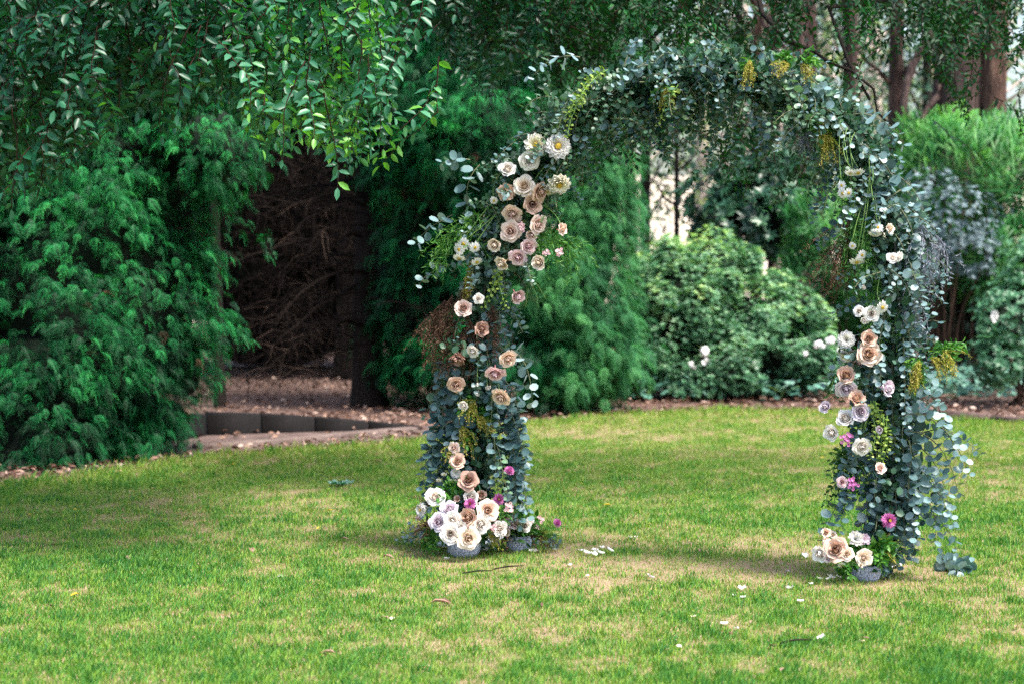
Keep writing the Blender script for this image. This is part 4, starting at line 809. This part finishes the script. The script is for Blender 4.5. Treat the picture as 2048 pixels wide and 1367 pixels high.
# flowers on the arch: px, py, radius px, colour, tilt x, tilt z
C = dict(w='white', c='cream', t='tan', b='blush', p='pink', m='mauve', d='dusky', h='peach')
ROSES = [(1060, 321, 18, 'w', .2, .1), (1015, 338, 18, 'w', -.1, -.1), (1048, 371, 18, 'c', 0, .2), (1013, 385, 18, 't', -.3, -.2), (1083, 386, 17, 't', .5, -.7), (1065, 409, 19, 't', 0, -.1), (1024, 430, 17, 'b', .1, -.9), (1078, 450, 16, 'b', .5, .1), (1020, 463, 17, 'b', -.1, .1),
         (1125, 458, 13, 'h', .9, -.2), (1062, 470, 13, 'b', .2, -.6), (989, 490, 17, 'c', -.5, -.3), (1057, 494, 15, 'p', .2, -.3), (1036, 516, 16, 'p', 0, -.3), (1004, 527, 17, 'c', -.3, -.4), (1078, 525, 18, 'c', .2, -.3), (927, 616, 18, 'b', -.1, .1), (957, 598, 9, 'w', 0, .2), (1035, 592, 17, 'p', .3, -.9),
         (964, 659, 16, 'd', .2, -.2), (945, 703, 12, 'w', -.3, -.9), (1017, 718, 16, 'h', .5, -.7), (990, 748, 18, 'p', .1, -1.1), (912, 769, 15, 't', -.2, -.1), (1001, 795, 18, 'h', .2, -.7), (927, 810, 11, 'w', -.3, .2), (907, 895, 10, 'b', -.4, 0), (915, 921, 14, 't', -.1, .3), (937, 958, 17, 'd', 0, .3), (976, 775, 7, 'w', .2, -1), (955, 787, 7, 'w', -.2, -1), (955, 768, 6, 'w', 0, -1),
         (1738, 677, 17, 't', .1, .2), (1738, 707, 26, 'h', .1, .2), (1692, 750, 21, 't', -.3, .2), (1693, 778, 18, 'm', -.2, -.5), (1774, 775, 20, 'm', .2, -.3), (1713, 798, 21, 't', 0, .7), (1722, 822, 17, 'm', .1, -.3), (1691, 835, 20, 'w', -.3, .3), (1652, 813, 15, 'm', -.9, .1), (1663, 865, 17, 'w', -.7, .2), (1725, 893, 17, 'w', .1, -.1), (1759, 858, 9, 'm', .2, 0), (1760, 935, 12, 'b', .2, .2), (1684, 963, 9, 'p', -.4, 0),
         (1785, 515, 10, 'w', -.2, .3), (1800, 513, 9, 'w', .4, .3), (1780, 457, 11, 'c', .5, .3), (1718, 622, 10, 'w', -.4, .2), (1743, 628, 13, 'w', 0, 0), (1730, 640, 9, 'w', -.1, -.4), (1726, 575, 8, 'w', 0, 0)]
RL = {(1060, 321): 'cream white rose topmost on the left side, below the yellow centred dahlias', (1738, 707): 'large open peach rose at the top of the right leg', (1083, 386): 'tan rose seen from the side under the pale dahlia', (1125, 458): 'small peach rose at the end of its own stem', (964, 659): 'dusky brown rose on the left leg', (1652, 813): 'mauve bud poking out left of the right leg', (1691, 835): 'white rose below the mauve ones on the right leg', (927, 616): 'blush rose over the dried fern'}
CLEAR = .23
for (px, py, rp, c_, tx, tz) in ROSES: rose(arch, A(px, py, CLEAR), rp * PXM * 1.15 * AD(px) / 10.1, C[c_], (tx * 1.3 + rng.normal(0, .3), -1, tz + rng.normal(0, .25)), RL.get((px, py)), bud=rp < 9)
def R_(rp, px=940): return rp * PXM * AD(px) / 10.1
bloom(arch, 'dahlia', 'dahlia', 'lemon', A(1072, 291, CLEAR), R_(24), (-.1, -1, .1), 'pale lemon dahlia half behind the white one', .2, .38)
bloom(arch, 'dahlia', 'dahlia', 'petal_white', A(1115, 294, CLEAR + .04), R_(27), (.1, -1, .1), 'fully open white dahlia with yellow centre', .24, .38)
bloom(arch, 'dahlia', 'dahlia', 'lemon', A(1118, 366, CLEAR), R_(24), (.15, -1, -.75), 'creamy dahlia turned downwards', .22, .38); bloom(arch, 'dahlia', 'dahlia', 'lemon', A(1095, 377, CLEAR - .03), R_(17), (-.3, -.6, -1), None, .2, .38)
bloom(arch, 'dahlia', 'dahlia', 'petal_white', A(1693, 680, CLEAR), R_(18), (-.3, -1, .2), 'white pompom dahlia beside the peach rose'); bloom(arch, 'dahlia', 'dahlia', 'lemon', A(1692, 710, CLEAR - .03), R_(14), (-.5, -.8, -.5)); bloom(arch, 'dahlia', 'dahlia', 'petal_white', A(912, 945, CLEAR - .02), R_(12), (-.2, -1, .1))
for px, py, rp, tx, tz in ((927, 488, 15, -.2, 1.3), (918, 499, 14, -.4, 1.2), (950, 495, 13, .3, 1.2), (918, 517, 14, -.2, -1.1), (954, 524, 13, .3, -.8), (988, 401, 9, 0, 1.), (905, 962, 10, .1, -1), (878, 960, 7, -.2, -.9), (1683, 371, 9, -.2, .1), (1685, 387, 11, -.3, 1), (1697, 386, 11, .3, .8), (1756, 455, 11, 0, -.3), (1750, 468, 13, -.2, -1.1), (1705, 492, 8, -.2, 1.), (1724, 510, 11, .3, 1.1), (1714, 524, 15, 0, -1.2), (1765, 615, 14, .2, .8), (1702, 347, 13, -.2, -1.2), (1716, 346, 14, .2, -1.2), (888, 948, 7, 0, -.8)):
    bloom(arch, 'daisy', 'daisy', 'daisy', A(px, py, CLEAR), R_(rp), (tx, -.6, -tz if abs(tz) < .5 else -abs(tz) * .9 if tz < 0 else -.25), None, .28, .02)
bloom(arch, 'chrysanthemum', 'mum', 'magenta', A(1777, 1040, CLEAR), R_(15), (.1, -1, .15), 'bright pink chrysanthemum low on the right leg', .2, .7); bloom(arch, 'chrysanthemum', 'mum', 'magenta', A(1018, 942, CLEAR), R_(11), (.3, -.5, .9), 'small pink chrysanthemum above the left bouquet')
bloom(arch, 'carnation', 'carnation', 'dusky', A(914, 716, CLEAR), R_(19), (0, -.5, -.8), 'brown ruffled carnation under the dried fern')
for px, py, rp in ((1042, 450, 7), (1094, 507, 8), (1120, 504, 9), (1692, 877, 12), (1705, 967, 11), (1045, 458, 6)): bloom(arch, 'pink_blossom_cluster', 'cluster', 'magenta' if px > 1500 else 'pink', A(px, py, CLEAR), R_(rp), (0, -1, .2))
def stem_line(parent, p, q, sag=.03, r=.0022, mat='stem', name='flower_stem'):
    p, q = np.array(p), np.array(q); m = (p + q) / 2 + [rng.normal(0, sag), -.02, rng.normal(0, sag)]; g = Geo(); t_ = np.linspace(0, 1, 9)[:, None]; V, F = tube((1 - t_) ** 2 * p + 2 * t_ * (1 - t_) * m + t_ ** 2 * q, r, 4); g.add(V, F, rng.uniform(.3, 1)); return g.build(name, M[mat], parent)
for a_, b_, c_, d_ in ((1680, 240, 1683, 365), (1684, 250, 1697, 330), (1700, 260, 1706, 335), (1710, 265, 1716, 335), (1695, 255, 1702, 335), (1738, 300, 1755, 445), (1740, 310, 1745, 370), (1742, 330, 1712, 515), (1740, 350, 1722, 500), (1735, 380, 1704, 485), (1730, 360, 1762, 460), (1765, 540, 1762, 605), (1000, 345, 987, 395), (1010, 410, 930, 480), (1000, 420, 950, 490), (990, 400, 920, 490), (1085, 410, 1122, 452), (980, 430, 925, 510), (960, 720, 955, 762), (975, 720, 976, 770), (998, 760, 1000, 790), (985, 1000, 1016, 945)):
    stem_line(arch, A(a_, b_, .13), A(c_, d_, CLEAR - .01))

# ------------------------------------------------------------------ bowls with bouquets
def bowl_mesh():
    prof = [(.0, .0), (.55, .0), (.72, .08), (.93, .32), (1., .6), (.97, .85), (.9, 1.02), (.84, 1.03), (.82, .95), (.6, .85), (0, .82)]; n = 28; V = []; F = []
    for r_, z in prof:
        for k in range(n): V.append((r_ * math.cos(k * 6.2832 / n), r_ * math.sin(k * 6.2832 / n), z))
    for i in range(len(prof) - 1):
        for k in range(n): a = i * n + k; b = i * n + (k + 1) % n; F += [(a, b, b + n), (a, b + n, a + n)]
    return mesh_np('bowl', np.array(V), np.array(F), M['bowl'], None, True)
bm_ = bowl_mesh()
def bouquet(label, px, pyb, rpx, hpx, roses, others, greens):
    b = G(px, pyb); Y = b[1]; s_ = Y / FPX; t = empty('flower_bowl', b, label, 'flower bowl'); inst_obj('bowl', bm_, np.diag([rpx * s_, rpx * s_, hpx * s_]), b, t)
    def at(x, y, f=0.): return P(x, y, Y - f - .08)
    top = b + [0, 0, hpx * s_ * .9]
    for (x, y, rp, c_, tx, tz, f) in roses: p = at(x, y, f); rose(t, p, rp * s_ * 1.2, C[c_], (tx * 1.3 + rng.normal(0, .2), -1, tz + rng.normal(0, .2)), bud=rp < 8); stem_line(t, top, p + [0, .02, -.01], .01)
    for (kind, name, mat, x, y, rp, tx, tz, f, cen) in others: p = at(x, y, f); bloom(t, name, kind, mat, p, rp * s_, (tx, -1, tz), None, cen, .4 if kind != 'daisy' else .02); stem_line(t, top, p + [0, .02, -.01], .01)
    for (x, y, mat, name, dx, dz, L, n, ls, base) in greens: spray_fan(t, name, mat, at(x, y, .0), None, None, (dx, -.25, dz), L, n, base, ls, .4, .08, k=9)
    gl = Geo(); n = 320; T = top + rng.normal(0, 1, (n, 3)) * [rpx * s_ * .6, rpx * s_ * .5, .03] + [0, 0, .05]; T[:, 2] = np.maximum(T[:, 2], top[2] - .03); gl.inst(LEAF, frames(rng.normal(size=(n, 3)) + [0, -.3, .3], rng.normal(size=(n, 3)) + [0, -1, .5], rng.uniform(.03, .055, n)), T, rng.uniform(0, .6, n)); o = gl.build('leaves', M['fern'], t); o['kind'] = 'stuff'
    return t
bouquet('largest speckled bowl brimming with white, peach and mauve roses beneath the left leg', 928, 1114, 34, 38,
        [(870, 992, 17, 'w', -.4, .5, .05), (962, 989, 12, 't', .2, .5, .0), (942, 994, 17, 'w', .1, .7, .04), (899, 1018, 18, 'm', -.2, .5, .09), (936, 1034, 21, 't', -.1, .4, .14), (976, 1020, 19, 'h', .2, .4, .12), (876, 1042, 16, 'm', -.5, .2, .1), (904, 1040, 15, 'w', -.2, .3, .14), (901, 1066, 18, 'w', -.2, .05, .17), (922, 1054, 14, 'w', .1, .2, .16), (963, 1048, 18, 'w', .2, 0, .14), (937, 1075, 19, 'c', .1, -.1, .19), (936, 1053, 5, 'b', 0, 0, .2), (1000, 1056, 13, 'w', .5, .1, .06), (915, 996, 8, 't', 0, .5, .03)],
        [('mum', 'chrysanthemum', 'magenta', 940, 1007, 13, .1, .3, .08, .15), ('mum', 'chrysanthemum', 'magenta', 997, 998, 13, .2, .3, .05, .2), ('dahlia', 'dahlia', 'petal_white', 844, 1019, 15, -.9, .1, .05, .2), ('cluster', 'pink_blossom_cluster', 'pink', 1015, 1015, 12, .2, .3, .03, 0), ('cluster', 'pink_blossom_cluster', 'pink', 838, 1035, 7, -.4, 0, .0, 0), ('cluster', 'pink_blossom_cluster', 'pink', 987, 1052, 8, .2, 0, .1, 0)],
        [(990, 1025, 'fern', 'fern_spray', .8, .1, .13, 9, .03, NEED), (870, 1045, 'dried', 'dried_sprig', -.9, 0, .16, 16, .02, NEED), (975, 1065, 'mustard', 'mustard_blossom_spray', .6, -.5, .1, 9, .011, DIAM), (985, 1040, 'dried', 'dried_sprig', .9, -.1, .15, 12, .02, NEED), (880, 1060, 'fern', 'leafy_sprig', -.8, -.1, .12, 5, .045, LEAF), (915, 1000, 'fern', 'leafy_sprig', -.2, .6, .12, 5, .04, LEAF), (860, 1010, 'dried', 'dried_sprig', -.6, .3, .12, 8, .02, NEED)])
bouquet('smaller speckled blue bowl of mauve and white blooms behind the largest bowl', 1038, 1104, 26, 34,
        [(1028, 1047, 14, 'm', -.1, .5, .05), (1049, 1050, 13, 'w', .2, .5, .07), (1061, 1040, 9, 'w', .3, .6, .03), (1015, 1046, 11, 'm', -.4, .6, .04), (1012, 1062, 10, 'w', -.4, 0, .08)],
        [('mum', 'chrysanthemum', 'magenta', 1113, 1045, 10, 1.2, .6, .02, 0), ('cluster', 'pink_blossom_cluster', 'pink', 1080, 1040, 9, .2, .3, 0, 0), ('cluster', 'pink_blossom_cluster', 'pink', 1074, 1055, 7, .2, .3, 0, 0), ('cluster', 'pink_blossom_cluster', 'pink', 1028, 1030, 8, .2, .5, 0, 0)],
        [(1065, 1065, 'fern', 'fern_spray', 1, .2, .14, 12, .03, NEED), (1060, 1070, 'dried', 'dried_sprig', 1, 0, .17, 12, .02, NEED), (1040, 1060, 'fern', 'leafy_sprig', .1, .5, .1, 6, .045, LEAF), (1075, 1060, 'mustard', 'mustard_blossom_spray', 1, .1, .08, 5, .009, DIAM)])
bouquet('speckled blue bowl of tan and ivory roses standing beneath the right leg', 1732, 1164, 30, 36,
        [(1652, 1064, 10, 'h', -.2, .4, .0), (1666, 1068, 8, 'c', .2, .3, .0), (1640, 1106, 17, 'w', -.7, 0, .06), (1672, 1097, 22, 't', -.2, .3, .1), (1694, 1106, 12, 'c', .1, 0, .12), (1728, 1115, 15, 'c', 0, .1, .15), (1722, 1129, 6, 'c', 0, 0, .16), (1653, 1081, 8, 'h', -.3, .2, .03), (1657, 1116, 9, 'm', -.2, -.5, .09)],
        [('carnation', 'carnation', 'petal_white', 1712, 1076, 18, 0, .4, .06, 0), ('carnation', 'carnation', 'mauve', 1728, 1078, 14, .2, .4, .04, 0), ('daisy', 'daisy', 'daisy', 1684, 1130, 9, 0, -.6, .06, .25)],
        [(1750, 1095, 'mustard', 'mustard_blossom_spray', 1, .15, .15, 8, .011, DIAM), (1740, 1100, 'fern', 'leafy_sprig', .4, .3, .12, 7, .05, LEAF), (1700, 1115, 'fern', 'leafy_sprig', -.3, -.3, .08, 6, .04, LEAF), (1745, 1100, 'fern', 'fern_spray', .8, .2, .12, 9, .03, NEED)])

# cut sprigs and petals lying on the grass
def lying(label, p, d, L, leaf, n, cat='sprig', lift=.05, bright=.55):
    t = empty('eucalyptus_sprig', p, label, cat)
    for k in range(n): so = euc_sprig(t, p + [rng.normal(0, .02), rng.normal(0, .02), lift], (d[0] + rng.normal(0, .3), d[1] + rng.normal(0, .3), rng.uniform(0, .25)), L, leaf, 'euc', .03, bright=bright, name='twig', spacing=.6)
lying('loose eucalyptus sprig lying on the grass left of the largest bowl', G(880, 1096), (-1, -.15), .22, .032, 3, bright=.7)
lying('eucalyptus sprig tucked against the right bowl', G(1775, 1160), (-.6, -.3), .14, .05, 6, lift=.08)
lying('small round eucalyptus posy lying on the grass right of the arch', G(1910, 1148), (.1, .1), .05, .065, 7, lift=.03)
lying('eucalyptus sprig on the grass just right of the smaller bowl', G(1080, 1100), (.3, -.1), .07, .06, 3, lift=.03)
FALL = [(970, 1106, 20, 'white'), (1060, 1108, 24, 'white'), (898, 1121, 16, 'white'), (1165, 1107, 15, 'white'), (1180, 1115, 18, 'white'), (1196, 1108, 18, 'white'), (1207, 1102, 14, 'white'), (1208, 1116, 16, 'white'), (1226, 1112, 17, 'white'), (1192, 1119, 16, 'white'), (1483, 1184, 20, 'white'), (1466, 1194, 12, 'white'), (1493, 1196, 14, 'white'), (1577, 1182, 20, 'white'), (1612, 1124, 16, 'white'), (1573, 1147, 11, 'mauve'), (1641, 1164, 14, 'white'), (1653, 1166, 14, 'white'), (1668, 1163, 20, 'white'), (1682, 1162, 14, 'white'), (1442, 1249, 18, 'white'), (1472, 1257, 12, 'mauve'), (1636, 1280, 20, 'white'), (1308, 1164, 18, 'mauve'), (1179, 1159, 11, 'pink'), (1137, 1135, 12, 'white'), (1259, 1082, 11, 'white'), (1272, 1081, 11, 'white'), (1608, 1205, 16, 'white'), (1385, 1236, 14, 'peach'), (1620, 1172, 12, 'white'), (1800, 1122, 16, 'white'), (1360, 1297, 12, 'peach'), (782, 1249, 14, 'peach'), (556, 1157, 14, 'white'), (1722, 1287, 15, 'peach')]
for i, (px, py, l, c_) in enumerate(FALL):
    p = G(px, py + 3); p[2] = float(samp(zgrid, p[0], p[1])) + .022; s_ = .85 * l * p[1] / FPX
    o = inst_obj('fallen_petal', flower_mesh('petalfall', c_ if c_ != 'white' else 'petal_white'), rot('Z', rng.uniform(0, 6.28)) @ rot('X', rng.uniform(-.2, .5)) * s_, p)
    _p = 'in the heap on the grass between the bowls' if 1160 < px < 1230 else 'right beside the left bowls' if px < 1100 else 'on the grass by the right bowl' if 1600 < px < 1720 and py < 1210 else 'lying singly on the open lawn'
    tag(o, {'white': 'white petal ' + _p, 'mauve': 'mauve petal lying on the grass', 'pink': 'pink petal on the grass near the white heap', 'peach': 'peach coloured petal lying on the lawn'}[c_], 'petal', 'fallen ' + c_ + ' petals ' + (_p if c_ == 'white' else 'on the lawn'))
lm = {a: mesh_np('fallen_leaf', leaf_base(.22, .12, -.2)[0], leaf_base()[1], M['litter'] if a < 2 else M['lime'], np.full(8, min(a, .9))) for a in (.3, .75, 1.9, 2)}
_y = leaf_mat('yellowed_leaf', [(0, (.6, .38, .02)), (1, (.75, .5, .05))], .6, .1); lm[2] = mesh_np('fallen_leaf', leaf_base(.3, .12, -.2)[0], leaf_base()[1], _y, np.full(8, .5))
LV = [(160, 1193, 2, 20), (150, 1020, 2, 12), (55, 1033, 2, 12), (640, 1064, 2, 12), (460, 930, 2, 10), (665, 1030, 2, 14), (1222, 1012, 2, 16), (1163, 973, 2, 10), (895, 1103, 2, 14), (1040, 852, 2, 18), (1650, 918, 2, 10), (500, 1103, .75, 30), (260, 1120, .75, 28), (100, 1093, .3, 14), (765, 1120, .75, 26), (765, 925, .75, 20), (680, 1085, .75, 22), (672, 1318, .75, 30), (560, 1300, .3, 26), (780, 1250, .75, 22), (700, 1265, .75, 18), (1870, 1020, .75, 14), (1965, 960, .75, 12), (2030, 1265, .75, 20), (1975, 870, .75, 10), (860, 1215, .75, 40), (880, 1208, .3, 26), (1095, 1265, .75, 20), (1500, 1250, .75, 18), (1720, 1285, .75, 20), (1560, 1352, .75, 22), (1340, 1304, .75, 14), (1080, 1215, .3, 18), (1550, 1300, .3, 26), (330, 1375, .75, 20), (1240, 1275, .75, 12), (1450, 1270, .3, 20), (60, 1240, .3, 22), (90, 1220, .3, 24), (1310, 940, .75, 14), (700, 942, .75, 10), (1400, 1115, .75, 22), (1910, 1215, .75, 18)]
for i, (px, py, a, l) in enumerate(LV):
    p = G(px, py + 3); p[2] = float(samp(zgrid, p[0], p[1])) + .028
    o = inst_obj('fallen_leaf', lm[a], rot('Z', rng.uniform(0, 6.28)) @ rot('X', rng.uniform(-.1, .3)) * (l * p[1] / FPX * 1.1), p); tag(o, {2: 'small yellow leaf fallen on the lawn', .75: 'dry pinkish tan leaf fallen on the lawn', .3: 'dark brown leaf fallen on the lawn'}[a], 'leaf', {2: 'yellow leaves fallen on the lawn', .75: 'dry tan leaves fallen on the lawn', .3: 'brown leaves fallen on the lawn'}[a])
for (x0, y0, x1, y1, lb) in ((985, 1137, 1048, 1130, 'thin dry twig lying on the grass below the left bowls'), (1560, 1284, 1625, 1278, 'short dark twig lying on the lawn at the lower right'), (925, 1145, 985, 1140, 'pale grass stalk lying left of the dry twig')):
    p, q = G(x0, y0, .03), G(x1, y1, .03); g = Geo(); V, F = tube(np.array([p, (p + q) / 2 + [0, .01, .004], q]), [.003, .004, .002], 5); g.add(V, F, .6); tag(g.build('fallen_twig', M['dead'], None, loc=p), lb, 'twig')
# weed rosette and flowers in the bed
wd_ = empty('thistle_weed', G(682, 977), 'blue green thistle rosette growing flat in the lawn', 'weed'); 
for k in range(11): a_ = k * .571; inst_obj('leaf', wleaf[3] if k % 2 else cover_me[3], frames(np.array([[math.cos(a_), math.sin(a_), .25]]), np.array([[0, 0, 1.]]), np.array([.1]))[0] * np.array([.4, 1, 1]), G(682, 977) + [0, 0, .03], wd_)
for (px, py, Y, rp, lb) in ((1410, 703, 21.1, 11, 'white azalea blossom low on the front of the bush'), (1411, 721, 21.1, 8, 'pale pink azalea blossom under the white one'), (1386, 732, 21.1, 7, 'small white azalea blossom left of the pair'), (1512, 728, 21.2, 9, 'pale pink azalea blossom at the right of the bush'), (1251, 723, 20.8, 5, 'tiny white blossom beside the feathery conifer'), (1660, 683, 20.6, 10, 'white blossom nearest the right leg of the arch'), (1643, 687, 20.7, 8, 'white blossom beside the nearest one to the leg'), (1631, 690, 20.8, 6, 'smallest white blossom of the three by the right leg'), (1611, 707, 20.8, 7, 'pinkish white blossom above the ground cover'), (1679, 697, 20.6, 8, 'pale blossom half hidden by the right leg'), (1992, 631, 20.1, 11, 'pale pink blossom on the small leaved shrub')):
    p = P(px, py, Y); s_ = rp * Y / FPX; t = empty('azalea_blossom', p, lb, 'blossom'); 
    for k in range(4): inst_obj('flower', flower_mesh('petalfall', 'petal_white' if k % 2 or 'white' in lb else 'pink') if k > 2 else flower_mesh('daisy', 'daisy'), orient((rng.normal(0, .4), -1, rng.normal(0, .4)), k) * s_ * rng.uniform(.6, .95), p + rng.normal(0, s_ * .35, 3) * [1, .3, 1], t)
